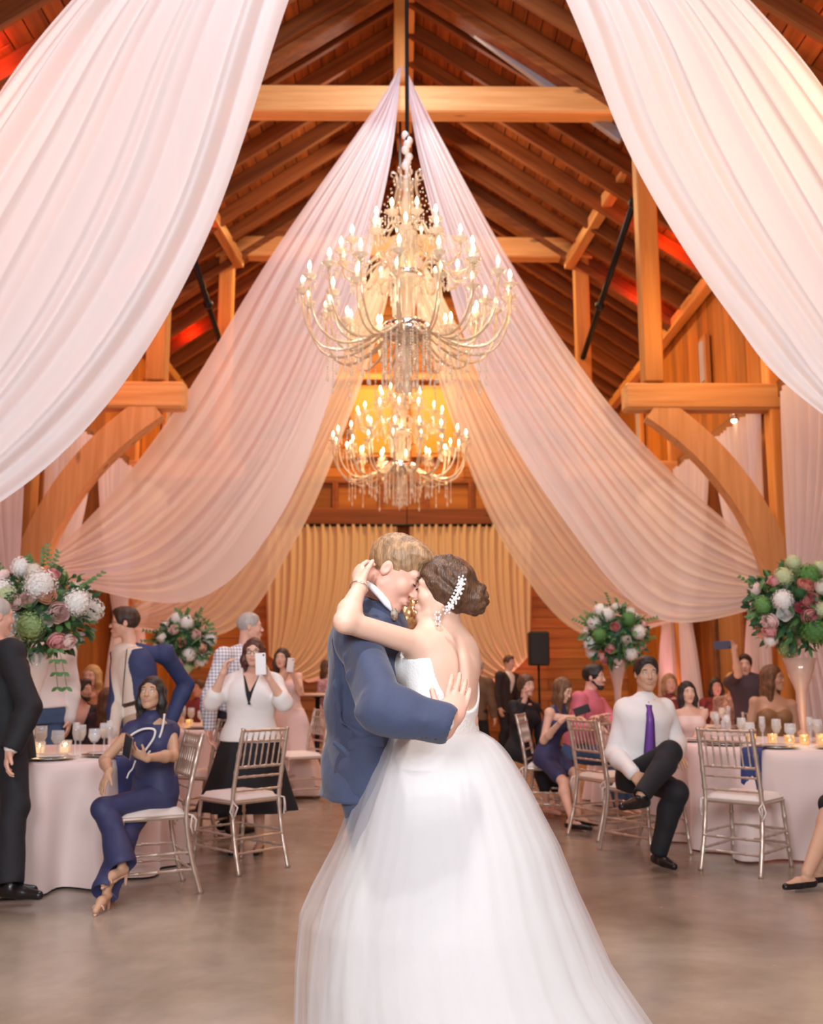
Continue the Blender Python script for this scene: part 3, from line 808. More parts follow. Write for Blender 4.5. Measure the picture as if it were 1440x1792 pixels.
def ik(a, t, l1, l2, hint):
    """middle joint of a two bone limb"""
    d = t - a; L_ = d.length; L_ = min(max(L_, abs(l1 - l2) + .01), l1 + l2 - .002); dn = d.normalized(); t = a + dn * L_
    x = (l1 * l1 - l2 * l2 + L_ * L_) / (2 * L_); r = sqrt(max(l1 * l1 - x * x, 0))
    n = hint - dn * hint.dot(dn); n = n.normalized() if n.length > 1e-4 else dn.orthogonal().normalized()
    return a + dn * x + n * r, t
Z = V((0, 0, 1))
def fac(deg):
    """horizontal facing: 0 looks at the camera, 90 to the right of the photograph, 180 away"""
    a = radians(deg); return V((sin(a), -cos(a), 0))
def frame(f, up):
    up = V(up).normalized(); f = V(f); f = (f - up * f.dot(up)).normalized(); l = up.cross(f)
    return f, l, up

FEET = {}
def skin_mat(tone):
    cols = {'fair': (.78, .50, .38), 'tan': (.60, .36, .24), 'rosy': (.74, .43, .33), 'olive': (.56, .34, .22), 'pale': (.82, .56, .45)}
    return mat('skin_' + tone, cols[tone], .5, sss=.12, var=.25, vscale=25, col2=tuple(c * q for c, q in zip(cols[tone], (.95, .85, .82))), bump=.03, bscale=500)
HAIRC = {'black': (.012, .009, .008), 'brown': (.065, .03, .015), 'chestnut': (.10, .045, .02), 'blond': (.42, .25, .10), 'grey': (.38, .35, .33), 'ginger': (.21, .12, .06), 'auburn': (.055, .018, .012), 'darkbrown': (.03, .015, .010)}
def hair_mat(c):
    col = HAIRC[c]
    return mat('hair_' + c, col, .38, var=.8, vscale=55, col2=tuple(min(1, q * (2.4 if sum(col) < .4 else 1.35) + .008) for q in col), aniso=(1, 1, .12), bump=.5, bscale=160, spec=.5)

def head_prims(v, c, R, s, fem, ear=True):
    """skull, jaw, brow, nose, lips and ears; R columns are side, front, up of the head; s its scale"""
    Rn = np.array(R)
    def w_(x, y, z): return np.array(c) + Rn @ np.array((x * s, y * s, z * s))
    e = lambda p, r, k=.02, op='u': v.ell(w_(*p), [q * s for q in r], Rn, k * s, op)
    e((0, -.014, .036), (.076, .096, .084)); e((0, .022, -.02), (.064, .066, .088), .03)
    j = .92 if fem else 1.0
    for q in (-1, 1):
        v.cap(w_(q * .050 * j, .0, -.052), w_(q * .016, .062, -.098), .022 * s, .018 * s, .025 * s)
        e((q * .036, .060, -.024), (.024, .022, .024), .02)
    e((0, .070, -.098), (.024 * j, .019, .019), .015)
    v.cap(w_(-.040, .074, .030), w_(.040, .074, .030), .0125 * s, .0125 * s, .015 * s)
    for q in (-1, 1): e((q * .031, .099, .008), (.019, .016, .012), .012, 's')
    v.cap(w_(0, .082, .016), w_(0, .106 - (.004 if fem else 0), -.026), .0075 * s, .0115 * s, .010 * s)
    for q in (-1, 1): e((q * .011, .097, -.031), (.0085, .010, .007), .006)
    for q in (-1, 1): e((q * .031, .077, .006), (.0145, .0125, .0115), .004)
    e((0, .082, -.062), (.026, .016, .014), .012)
    e((0, .0925, -.0565), (.021, .0075, .0052), .003); e((0, .0925, -.0675), (.018, .0085, .0062), .003)
    e((0, .108, -.062), (.024, .012, .0012), .002, 's')
    if ear:
        for q in (-1, 1):
            e((q * .077, -.012, -.004), (.0095, .017, .027), .006); e((q * .088, -.006, .0), (.008, .009, .015), .006, 's')
    return w_

def hand(v, wr, d, n, s, side, curl=.5, thumb=.5, spread=1.):
    d = V(d).normalized(); n = V(n); n = (n - d * n.dot(d)).normalized(); w_ = d.cross(n) * side
    # side: +1 right hand (thumb along d x n), -1 left
    A = np.array(Matrix((w_, d, n)).transposed())
    v.ell(wr + d * .048 * s, [.041 * s, .054 * s, .0165 * s], A, .012 * s)
    v.cap(wr - d * .02 * s, wr + d * .02 * s, .024 * s, .024 * s, .02 * s)
    for i, (off, ln) in enumerate(((.031, .070), (.0105, .079), (-.0105, .074), (-.030, .058))):
        p = wr + d * (.086 - .006 * abs(i - 1)) * s + w_ * off * s; dd = (d + w_ * off * 3.0 * spread).normalized(); a = 0
        for sg, rr in ((.46, .0092), (.31, .0085), (.23, .0076)):
            a += curl * (.95 if sg > .4 else .8); q = p + (dd * cos(a) + n * sin(a)) * ln * sg * s
            v.cap(p, q, rr * s, rr * .93 * s, .004 * s); p = q
    p = wr + d * .022 * s + w_ * .026 * s; dd = (d * .62 + w_ * .72 + n * .30 * thumb).normalized()
    q = p + dd * .040 * s; v.cap(p, q, .0135 * s, .011 * s, .012 * s)
    dd = (dd + n * thumb * .8 + d * .35 - w_ * .3 * thumb).normalized(); v.cap(q, q + dd * .034 * s, .0105 * s, .0085 * s, .004 * s)

FACE = {}
def face_parts(root, c, R, s, org, eye='open', iris='brown', brow='brown', lip=(.55, .20, .17), glasses=False, fem=False):
    key = (eye, iris, fem)
    if ('eye', key) not in FACE:
        mb = MB()
        if eye == 'open':
            mb.ball((0, 0, 0), .0118, 12, 8, 0).ball((0, .0068, 0), (.0060, .0058, .0060), 10, 6, 1).ball((0, .0102, 0), (.0028, .0030, .0028), 8, 5, 2)
            mb.tube([(-.0135, .004, .001), (-.007, .0105, .0062), (0, .0122, .0075), (.007, .0105, .0062), (.0135, .004, .001)], .0014 if fem else .0010, 5, 2)
        else:
            mb.ball((0, 0, 0), .0100, 10, 6, 3)
            mb.tube([(-.0135, .006, -.002), (-.007, .0125, -.005), (0, .0142, -.0062), (.007, .0125, -.005), (.0135, .006, -.002)], .0015, 5, 2)
        FACE[('eye', key)] = mb.mesh('eye', [mat('eye_white', (.85, .82, .80), .2), mat('iris_' + iris, {'brown': (.08, .035, .015), 'blue': (.10, .22, .38)}[iris], .2), mat('lash', (.01, .008, .008), .5), skin_mat('tan')])
    Rm = Matrix(R).to_4x4()
    def M(x, y, z, r=0): return Matrix.Translation(V(c) - V(org)) @ Rm @ Matrix.Translation(V((x, y, z)) * s) @ Matrix.Rotation(r, 4, 'Z') @ Matrix.Scale(s, 4)
    for q in (-1, 1): kid('eye', FACE[('eye', key)], root, M(q * .031, .0785 if eye == 'open' else .0800, .006))
    if ('brow', brow) not in FACE:
        mb = MB().tube([(-.017, .0, -.003), (-.008, .005, .002), (.004, .006, .003), (.016, .003, -.001)], [.0018, .0034, .0036, .0022], 6)
        FACE[('brow', brow)] = mb.mesh('eyebrow', hair_mat(brow))
    for q in (-1, 1): kid('eyebrow', FACE[('brow', brow)], root, M(q * .031, .0835, .030) @ Matrix.Scale(q, 4, V((1, 0, 0))))
    if ('lip', lip) not in FACE:
        m_ = mat('lips_%02d' % (len(FACE)), lip, .4)
        mb = MB().ball((0, 0, .0055), (.0205, .0070, .0050), 12, 6).ball((0, 0, -.0050), (.0175, .0080, .0062), 12, 6)
        FACE[('lip', lip)] = mb.mesh('lips', m_)
    kid('lips', FACE[('lip', lip)], root, M(0, .0940, -.0622))
    if glasses:
        if 'gl' not in FACE:
            mb = MB()
            for q in (-1, 1):
                mb.tube([(q * .033 + .024 * cos(a), .097 - .10 * (q * .033 + .024 * cos(a)) ** 2 * 10, .004 + .017 * sin(a)) for a in [k * pi / 8 for k in range(16)]], .0019, 5, closed=True)
                mb.tube([(q * .056, .094, .008), (q * .076, .07, .008), (q * .080, -.005, .004)], .0018, 5)
            mb.tube([(-.010, .100, .008), (0, .102, .010), (.010, .100, .008)], .0018, 5)
            FACE['gl'] = mb.mesh('glasses', mat('spectacle_frame', (.02, .015, .015), .3))
        kid('glasses', FACE['gl'], root, M(0, 0, 0))

def hair_vol(c, R, s, style, seedk=0, up=None, length=.30):
    v = Vol(); Rn = np.array(R)
    def w_(x, y, z): return np.array(c) + Rn @ np.array((x * s, y * s, z * s))
    e = lambda p, r, k=.02, op='u': v.ell(w_(*p), [q * s for q in r], Rn, k * s, op)
    if style in ('short', 'crop', 'thin'):
        g = {'short': .013, 'crop': .006, 'thin': .004}[style]
        e((0, -.016, .040), (.077 + g, .098 + g, .086 + g)); 
        if style == 'short': e((0, .045, .098), (.055, .045, .028), .03)
        e((0, .095, -.040), (.074, .080, .122), .008, 's'); e((0, .022, -.105), (.13, .085, .098), .012, 's'); e((0, -.09, -.145), (.12, .09, .075), .01, 's')
        if style == 'thin': e((0, .03, .14), (.06, .08, .045), .02, 's')
        for q in (-1, 1): e((q * .088, -.008, -.004), (.016, .022, .034), .004, 's')
        return v
    e((0, -.022, .040), (.088, .106, .097)); 
    if style == 'updo':
        e((0, -.03, .0), (.084, .092, .09), .03); e((0, .02, .07), (.072, .066, .055), .03)
        e((0, .100, -.055), (.074, .072, .118), .012, 's'); e((0, .010, -.125), (.11, .075, .085), .01, 's'); e((0, -.11, -.15), (.10, .09, .085), .01, 's')
        return v
    if style in ('long', 'bob', 'curly'):
        Ln = {'long': length, 'bob': .19, 'curly': .17}[style]; dz = np.array((0, 0, -1.)) * s
        for q in (-1, 1):
            a = w_(q * .068, .018, .03); b = a + dz * .10 + Rn @ np.array((q * .014, -.012, 0)) * s; c2 = w_(q * .072, -.02, .0) + dz * Ln
            v.chain([a, b, c2], [.026 * s, .034 * s, .026 * s], .03 * s)
            a = w_(q * .05, -.06, .02); v.chain([a, a + dz * .12, w_(q * .05, -.075, 0) + dz * (Ln + .02)], [.045 * s, .048 * s, .034 * s], .035 * s)
        v.chain([w_(0, -.075, .02), w_(0, -.085, 0) + dz * .14, w_(0, -.09, 0) + dz * (Ln + .03)], [.055 * s, .055 * s, .04 * s], .03 * s)
        if style == 'curly':
            for i in range(26):
                a = i * 2.4; r_ = .088; zz = -.10 + .17 * i / 26
                e((r_ * cos(a) * .92, -.02 + r_ * sin(a) * 1.02, zz), (.026, .026, .024), .012)
        e((0, .112, -.040), (.060, .080, .118), .010, 's')
        if style != 'curly': e((0, .10, -.16), (.050, .085, .12), .02, 's')
        else: e((0, .10, -.15), (.055, .08, .1), .02, 's')
    return v

def person(o):
    """one figure: skin as one surface, clothing, hair and face details as its parts"""
    H = o['H']; fem = o.get('fem', False); pel = V(o['pel']); org = V((pel.x, pel.y, o.get('base', 0.0)))
    root = empty('person', org, o['label'], 'person', o.get('group'))
    f, l, up = frame(o['f'], o.get('up', Z)); fs = o.get('fs', f); fs, ls, _ = frame(fs, up)
    hg = o.get('h', .008); sh_w = (.100 if fem else .112) * H * o.get('wide', 1)
    B = o.get('bulk', 1.0)
    J = {}
    neck = pel + up * .292 * H; J['neck'] = neck
    hc = o.get('head', neck + (up * .6 + Z * .4).normalized() * .118 * H + fs * .018 * H)
    hs = o.get('hs', H * .131 / .236) 
    hf = o.get('hf', fs); hup = o.get('hup', Z); F3, L3, U3 = frame(hf, hup); R = Matrix((L3, F3, U3)).transposed()
    ua, fa, th, shn = .172 * H, .152 * H, .245 * H, .24 * H
    for sd, q in (('L', 1), ('R', -1)):
        S = o.get('sho' + sd, pel + up * .272 * H + ls * q * sh_w)
        if o.get('tuck') and 'sho' + sd in o: S = S.lerp(pel + up * .272 * H, .14)
        J['S' + sd] = S
        t = o.get('wr' + sd)
        if t is None: t = S - Z * (ua + fa) * .97 + fs * .05 + ls * q * .06
        el, wr = ik(S, V(t), ua, fa, V(o.get('eh' + sd, -fs * 1.0 + ls * q * .4 - Z * .2)))
        if 'el' + sd in o: el = V(o['el' + sd]); wr = V(t)
        J['E' + sd] = el; J['W' + sd] = wr
        hp = pel + l * q * .052 * H - up * .005 * H; J['H' + sd] = hp
        t = o.get('an' + sd, V((hp.x, hp.y, .085)) + l * q * .01)
        kn, an = ik(hp, V(t), th, shn, V(o.get('kh' + sd, f + Z * .1)))
        J['K' + sd] = kn; J['A' + sd] = an
    fd = {q: frame(o.get('fd' + q, f), Z)[0] if abs(V(o.get('fd' + q, f)).normalized().z) < .95 else V(o['fd' + q]).normalized() for q in 'LR'}
    if fem: T = [(-.05, .100, .070), (0, .104, .074), (.05, .088, .060), (.10, .073, .053), (.16, .083, .060), (.21, .088, .066), (.26, .086, .052), (.285, .070, .042), (.305, .036, .034)]
    else: T = [(-.05, .094, .068), (0, .099, .072), (.05, .090, .066), (.11, .088, .066), (.18, .102, .072), (.235, .110, .072), (.27, .102, .056), (.29, .070, .044), (.31, .038, .036)]
    def torso(v, inf, t0=-.05, t1=.31, k=.02, op='u', scale=1., flare=0.):
        W = [q[0] for q in T]; st = []
        ts = sorted({t0, t1} | {q[0] for q in T if t0 < q[0] < t1})
        for t in ts:
            a = np.interp(t, W, [q[1] for q in T]) * H * B + inf; b = np.interp(t, W, [q[2] for q in T]) * H * B + inf
            if t < 0 and flare: a += flare * (-t) * H; b += flare * (-t) * H
            cv = .012 * H * sin(max(0, min(1, t / .25)) * pi) * (-.6)
            st.append((t * H, 0, cv, a * scale, b * scale))
        v.stack(st, pel, up, l, f, k, op, twist=None if (ls - l).length < .05 else ls)
        if t1 > .28:
            for sd in 'LR': v.cap(neck + up * .010 * H, neck.lerp(J['S' + sd], .62) - up * .004 * H, .030 * H + inf, .026 * H + inf, .02)
        if fem and t1 > .2:
            for q in (-1, 1): v.ell(pel + up * .207 * H + ls * q * .043 * H + fs * .046 * H, [.038 * H + inf * .8, .031 * H + inf * .8, .036 * H + inf * .8], np.array(Matrix((ls, fs, up)).transposed()), .045)
        return v
    m = .86 if fem else 1.0; m *= o.get('limb', 1)
    def arm(v, sd, inf, upto=2.0, k=.02, sh=True, taper=0.):
        S, E, W_ = J['S' + sd], J['E' + sd], J['W' + sd]
        if sh: v.ell(S, [.031 * H * m + inf] * 3, None, .035)
        r = [.0285 * H * m + inf, .0240 * H * m + inf, .026 * H * m + inf, .0155 * H * m + inf + taper]
        if upto <= 1: v.cap(S, S.lerp(E, upto), r[0], r[0] + (r[1] - r[0]) * upto, k); return
        v.cap(S, E, r[0], r[1], k)
        u = upto - 1; md = E.lerp(W_, .3)
        if u <= .3: v.cap(E, E.lerp(W_, u), r[1], r[2], k)
        else: v.cap(E, md, r[1], r[2], k); v.cap(md, E.lerp(W_, u), r[2], r[2] + (r[3] - r[2]) * (u - .3) / .7, k)
    def leg(v, sd, inf, upto=2.0, k=.025, loose=0.):
        a, b, c = J['H' + sd], J['K' + sd], J['A' + sd]; r = [.050 * H * m + inf, .034 * H * m + inf, .035 * H * m + inf, .019 * H * m + inf + loose]
        if upto <= 1: v.cap(a, a.lerp(b, upto), r[0], r[0] + (r[1] - r[0]) * upto, k); return
        v.cap(a, b, r[0], r[1], k); u = upto - 1; md = b.lerp(c, .28) - fd[sd] * .012 * H
        if u <= .28: v.cap(b, b.lerp(md, u / .28), r[1], r[2], k)
        else: v.cap(b, md, r[1], r[2], k); v.cap(md, md.lerp(c, (u - .28) / .72), r[2], r[2] + (r[3] - r[2]) * (u - .28) / .72, k)
    # ---- skin
    v = Vol(); torso(v, 0)
    head_prims(v, hc, R, hs, fem)
    nk = V(R @ V((0, -.034, -.050)) * hs) + hc
    v.cap(neck - up * .02 * H, nk, .033 * H * (.80 if fem else 1.02), .028 * H * (.80 if fem else 1.05), .022)
    if o.get('arms', True):
        for sd, q in (('L', -1), ('R', 1)):
            arm(v, sd, 0)
            E, W_ = J['E' + sd], J['W' + sd]; d = V(o.get('hd' + sd, (W_ - E))).normalized(); n = V(o.get('hn' + sd, (-ls * (1 if sd == 'L' else -1)) if o.get('wr' + sd) is None else -Z))
            hand(v, W_ + (W_ - E).normalized() * .008, d, n, H / 1.72 * (.92 if fem else 1.02), q, o.get('curl' + sd, .35), o.get('thumb' + sd, .5), o.get('spread' + sd, .8))
    if o.get('legs', True):
        for sd in 'LR':
            leg(v, sd, 0); A = J['A' + sd]; d = fd[sd]
            Mx = np.array(Matrix((Z.cross(d), d, Z)).transposed()) if abs(d.z) < .9 else np.eye(3)
            up2 = o.get('fu' + sd); 
            dn = V((0, 0, -1)) if up2 is None else -V(up2)
            if o.get('heel'): v.chain([A - d * .022 + dn * .035, A + d * .06 + dn * .05, A + d * .125 + dn * .085], [.026, .024, .017], .02)
            else: v.chain([A - d * .03 + dn * .048, A + d * .07 + dn * .045, A + d * .15 + dn * .058], [.028, .026, .018], .02)
    for fn in o.get('extra_skin', ()): fn(v, J)
    org_n = np.array(org)
    pos, quads = v.mesh(o.get('hskin', hg)); kid('body', np_mesh('body', pos - org_n, quads, skin_mat(o.get('skin', 'fair'))), root)
    # ---- clothing
    def put(name, v, m_, h=None, ripple=.003, label=None, rfreq=24.):
        pos, quads = v.mesh(h or hg, ripple=ripple, rfreq=rfreq)
        k_ = kid(name, np_mesh(name, pos - org_n, quads, m_), root)
        if label: k_['label'] = label
        return k_
    def vcut(v, w_top, t_bot, t_top=.33, depth=.0):
        """open the front in a V between the collar and the button"""
        o0 = np.array(pel + up * t_bot * H); Ls = np.array(ls); Us = np.array(up); Fs = np.array(fs)
        def fn(x, y, z):
            X, Y, Z_ = x - o0[0], y - o0[1], z - o0[2]
            u = X * Ls[0] + Y * Ls[1] + Z_ * Ls[2]; w_ = X * Us[0] + Y * Us[1] + Z_ * Us[2]; f_ = X * Fs[0] + Y * Fs[1] + Z_ * Fs[2]
            wd = w_top * w_ / ((t_top - t_bot) * H)
            return np.maximum(np.abs(u) - wd, depth - f_)
        v._add(np.array(pel) - .5, np.array(neck) + .3, fn, .004, 's')
    for g in o.get('wear', ()):
        kd = g[0]; m_ = g[1]; a = g[2] if len(g) > 2 else {}
        v = Vol(); lab = a.get('label')
        if kd == 'trousers':
            torso(v, a.get('inf', .010), -.05, a.get('top', .075), .03)
            for sd in 'LR': leg(v, sd, a.get('inf', .014), 1.97, .03, a.get('loose', .012))
            for sd in 'LR':
                dd = (J['A' + sd] - J['K' + sd]).normalized(); v.cap(J['A' + sd] + dd * .10, J['A' + sd] + dd * .101, .105, .105, .004, 's')
            put('trousers', v, m_, ripple=.0035, label=lab)
        elif kd == 'shirt':
            torso(v, a.get('inf', .010), a.get('t0', .02), .30, .02)
            sl = a.get('sleeve', 1.97)
            for sd in 'LR':
                if sl: arm(v, sd, a.get('ainf', .011), sl, .025, taper=.006)
            if a.get('collar', True):
                v.ell(neck - up * .016 * H, [.082 * H, .058 * H, .037 * H], np.array(Matrix((ls, fs, up)).transposed()), .02); v.cap(neck - up * .012 * H, neck + up * .014 * H, .044 * H, .037 * H, .012)
            if a.get('v'): vcut(v, a['v'], a.get('vb', .2))
            put('shirt' if kd == 'shirt' else kd, v, m_, ripple=a.get('rip', .004), label=lab)
        elif kd == 'jacket':
            torso(v, a.get('inf', .021), a.get('t0', -.085), .297, .02, flare=.10)
            for sd in 'LR':
                v.ell(J['S' + sd] + up * .002, [.034 * H * m + .016] * 3, None, .04); arm(v, sd, a.get('ainf', .020), a.get('sleeve', 1.96), .03, taper=.012)
            v.cap(neck - up * .03 * H - fs * .01, neck - up * .004 * H - fs * .014, .050 * H, .043 * H, .02)
            for sd in 'LR':
                dd = (J['W' + sd] - J['E' + sd]).normalized(); v.cap(J['W' + sd] + dd * .072, J['W' + sd] + dd * .073, .075, .075, .003, 's')
            vcut(v, a.get('v', .085), a.get('vb', .10), depth=-.02)
            if a.get('open'): vcut(v, a['open'], -.9, .33, .01)
            for fn in a.get('folds', ()): fn(v, J)
            put('jacket', v, m_, ripple=a.get('rip', .004), label=lab)
            if a.get('lapel', True):
                lp = MB(); 
                for q in (-1, 1):
                    rows = []
                    for i in range(9):
                        t = .30 - (.30 - a.get('vb', .10)) * i / 8; wv = a.get('v', .085) * (t - a.get('vb', .10)) / (.33 - a.get('vb', .10)); b_ = np.interp(t, [x[0] for x in T], [x[2] for x in T]) * H * B + a.get('inf', .021)
                        a_ = np.interp(t, [x[0] for x in T], [x[1] for x in T]) * H * B + a.get('inf', .021)
                        wid = .052 * sin(pi * min(1, (i + .8) / 9)) ** .6
                        row = []
                        for uu in (wv - .003, wv + wid * .5, wv + wid):
                            dep = b_ * sqrt(max(0, 1 - min(.97, (uu / a_)) ** 2)) - .008 * sin(max(0, min(1, t / .25)) * pi) * H * .0
                            row.append(pel + up * t * H + ls * q * uu + fs * (dep + .006))
                        rows.append(row)
                    lp.grid(rows if q > 0 else [r[::-1] for r in rows])
                    kid('lapel', lp.mesh('lapel', m_, org), root); lp = MB()
        elif kd in ('dress', 'top', 'gown'):
            t1 = a.get('t1', .285); torso(v, a.get('inf', .009), a.get('t0', -.05), t1, .02)
            if a.get('sleeve'):
                for sd in 'LR': arm(v, sd, .010, a['sleeve'], .025, taper=.008)
            elif t1 > .25:
                for sd in 'LR': v.cap(J['S' + sd] - ls * (.030 if sd == 'L' else -.030) * H / 1.7, neck + ls * (.05 if sd == 'L' else -.05) * H / 1.7 - up * .02, .030, .028, .02)
            if a.get('seat') == 'sit':
                for sd in 'LR': leg(v, sd, .018, a.get('len', .9), .06)
            elif 'hem' in a:
                hz = a['hem']; top = .06 * H; w0 = hz - pel.z; fl = a.get('flare', .10); st = []
                for i in range(7):
                    t = i / 6; ww = top + (w0 - top) * t
                    st.append((ww, 0, 0, np.interp(max(ww / H, -.05), [q[0] for q in T], [q[1] for q in T]) * H * B + .014 + fl * t ** 1.2, np.interp(max(ww / H, -.05), [q[0] for q in T], [q[2] for q in T]) * H * B + .014 + fl * t ** 1.2))
                v.stack(st, pel, Z, l, f, .03, wave=(a.get('wave', .05), a.get('folds', 9), 1.0))
            if a.get('v'): vcut(v, a['v'], a.get('vb', .2))
            if a.get('scoop'): v.ell(neck + fs * .03 * H - up * .012 * H, [.062 * H, .06 * H, a['scoop'] * H], np.array(Matrix((ls, fs, up)).transposed()), .006, 's')
            for fn in a.get('cuts', ()): fn(v, J)
            put({'dress': 'dress', 'top': 'top', 'gown': 'gown'}[kd], v, m_, ripple=a.get('rip', .003), label=lab)
        elif kd == 'skirt':
            hz = a['hem']; top = .075 * H; w0 = hz - pel.z; fl = a.get('flare', .10); st = []
            for i in range(9):
                t = i / 8; ww = top + (w0 - top) * t
                st.append((ww, 0, 0, np.interp(max(ww / H, -.05), [q[0] for q in T], [q[1] for q in T]) * H * B + .016 + fl * t ** 1.3, np.interp(max(ww / H, -.05), [q[0] for q in T], [q[2] for q in T]) * H * B + .016 + fl * t ** 1.3))
            v.stack(st, pel, Z, l, f, .02, wave=(a.get('wave', .06), a.get('folds', 10), .4))
            put('skirt', v, m_, ripple=.002, label=lab)
        elif kd == 'tie':
            rows = []
            for i in range(15):
                t = .287 - (.287 - a.get('t0', .05)) * i / 14; b_ = np.interp(t, [x[0] for x in T], [x[2] for x in T]) * H * B + a.get('inf', .010); wd = .022 + .030 * (i / 14) if i > 1 else .024 - .006 * i
                if i == 14: wd = .006
                cc = pel + up * t * H + fs * (b_ + .008 + .004 * sin(i * .5)) + ls * a.get('sway', 0) * (i / 14) ** 1.5
                rows.append([cc - ls * wd, cc + fs * .005, cc + ls * wd, cc - fs * .004])
            kid('tie', MB().grid(rows, closed=True).mesh('tie', m_, org), root)
            kn = MB().ball(pel + up * .290 * H + fs * (.046 * H), (.021, .018, .020), 10, 6); kid('tie_knot', kn.mesh('tie_knot', m_, org), root)
        elif kd == 'belt':
            torso(v, .018, .058, .078, .01); put('belt', v, m_, ripple=0)
        elif kd == 'shoes':
            for sd in 'LR':
                v = Vol(); A = J['A' + sd]; d = fd[sd]; st = a.get('style', 'dress'); up2 = o.get('fu' + sd); dn = V((0, 0, -1)) if up2 is None else -V(up2)
                if st == 'dress':
                    v.chain([A - d * .035 + dn * .045, A + d * .07 + dn * .050, A + d * .175 + dn * .060], [.036, .036, .026], .02); v.cap(A + dn * .0, A + dn * .03, .034, .036, .02)
                    v.half(A + dn * .083, dn)
                elif st == 'flat':
                    v.chain([A - d * .035 + dn * .055, A + d * .07 + dn * .062, A + d * .165 + dn * .068], [.031, .031, .022], .02); v.half(A + dn * .040 + d * .02, -dn + d * .0); 
                    v.half(A + dn * .085, dn)
                else:      # heeled sandal: sole, straps and heel
                    v.chain([A - d * .03 + dn * .060, A + d * .05 + dn * .078, A + d * .13 + dn * .106], [.012, .012, .010], .02)
                    v.cap(A - d * .035 + dn * .060, A - d * .035 + dn * .118, .011, .007, .01)
                    s_ = Z.cross(d)
                    for k_ in range(9):
                        aa = pi * k_ / 8; c1_ = A + d * .095 + dn * .085 + s_ * .032 * cos(aa) - dn * .026 * sin(aa); aa2 = pi * (k_ + 1) / 8; c2_ = A + d * .095 + dn * .085 + s_ * .032 * cos(aa2) - dn * .026 * sin(aa2)
                        if k_ < 8: v.cap(c1_, c2_, .005, .005, .004)
                pos, quads = v.mesh(min(hg, .006)); kid('shoe', np_mesh('shoe', pos - org_n, quads, m_), root)
    # ---- hair and face
    hr = o.get('hair', ('short', 'brown'))
    if hr:
        v = hair_vol(hc, R, hs, hr[0], length=hr[2] if len(hr) > 2 else .30)
        for fn in o.get('extra_hair', ()): fn(v, hc, R, hs)
        pos, quads = v.mesh(o.get('hhair', hg * .8), ripple=.0016 if hr[0] != 'crop' else .0006, rfreq=95.); kid('hair', np_mesh('hair', pos - org_n, quads, hair_mat(hr[1])), root)
    if o.get('beard'):
        v = Vol(); Rn = np.array(R)
        def w_(x, y, z): return np.array(hc) + Rn @ np.array((x * hs, y * hs, z * hs))
        for q in (-1, 1): v.cap(w_(q * .060, .006, -.040), w_(q * .022, .060, -.096), .019 * hs, .021 * hs, .02)
        v.ell(w_(0, .072, -.096), [.034 * hs, .024 * hs, .026 * hs], Rn, .02); v.cap(w_(-.022, .088, -.05), w_(.022, .088, -.05), .006 * hs, .006 * hs, .008)
        v.ell(w_(0, .10, -.066), [.020 * hs, .03 * hs, .010 * hs], Rn, .003, 's')
        pos, quads = v.mesh(hg * .7, ripple=.001, rfreq=150.); kid('beard', np_mesh('beard', pos - org_n, quads, hair_mat(o['beard'])), root)
    if o.get('face', True):
        face_parts(root, hc, R, hs, org, o.get('eye', 'open'), o.get('iris', 'brown'), hr[1] if hr else 'brown', o.get('lip', (.60, .22, .20) if fem else (.52, .25, .20)), o.get('glasses', False), fem)
    J['hc'] = hc; J['R'] = R; J['hs'] = hs; J['root'] = root
    return J

# ================================================================== THE COUPLE
M_suit = mat('blue_wool', (.046, .060, .120), .75, var=.3, vscale=90, col2=(.034, .046, .095), bump=.75, bscale=9, sheen=.2)
M_white_shirt = mat('white_cotton', (.86, .84, .84), .7, bump=.05, bscale=300)
M_satin = mat('ivory_bodice', (.88, .85, .83), .45, bump=.25, bscale=120)

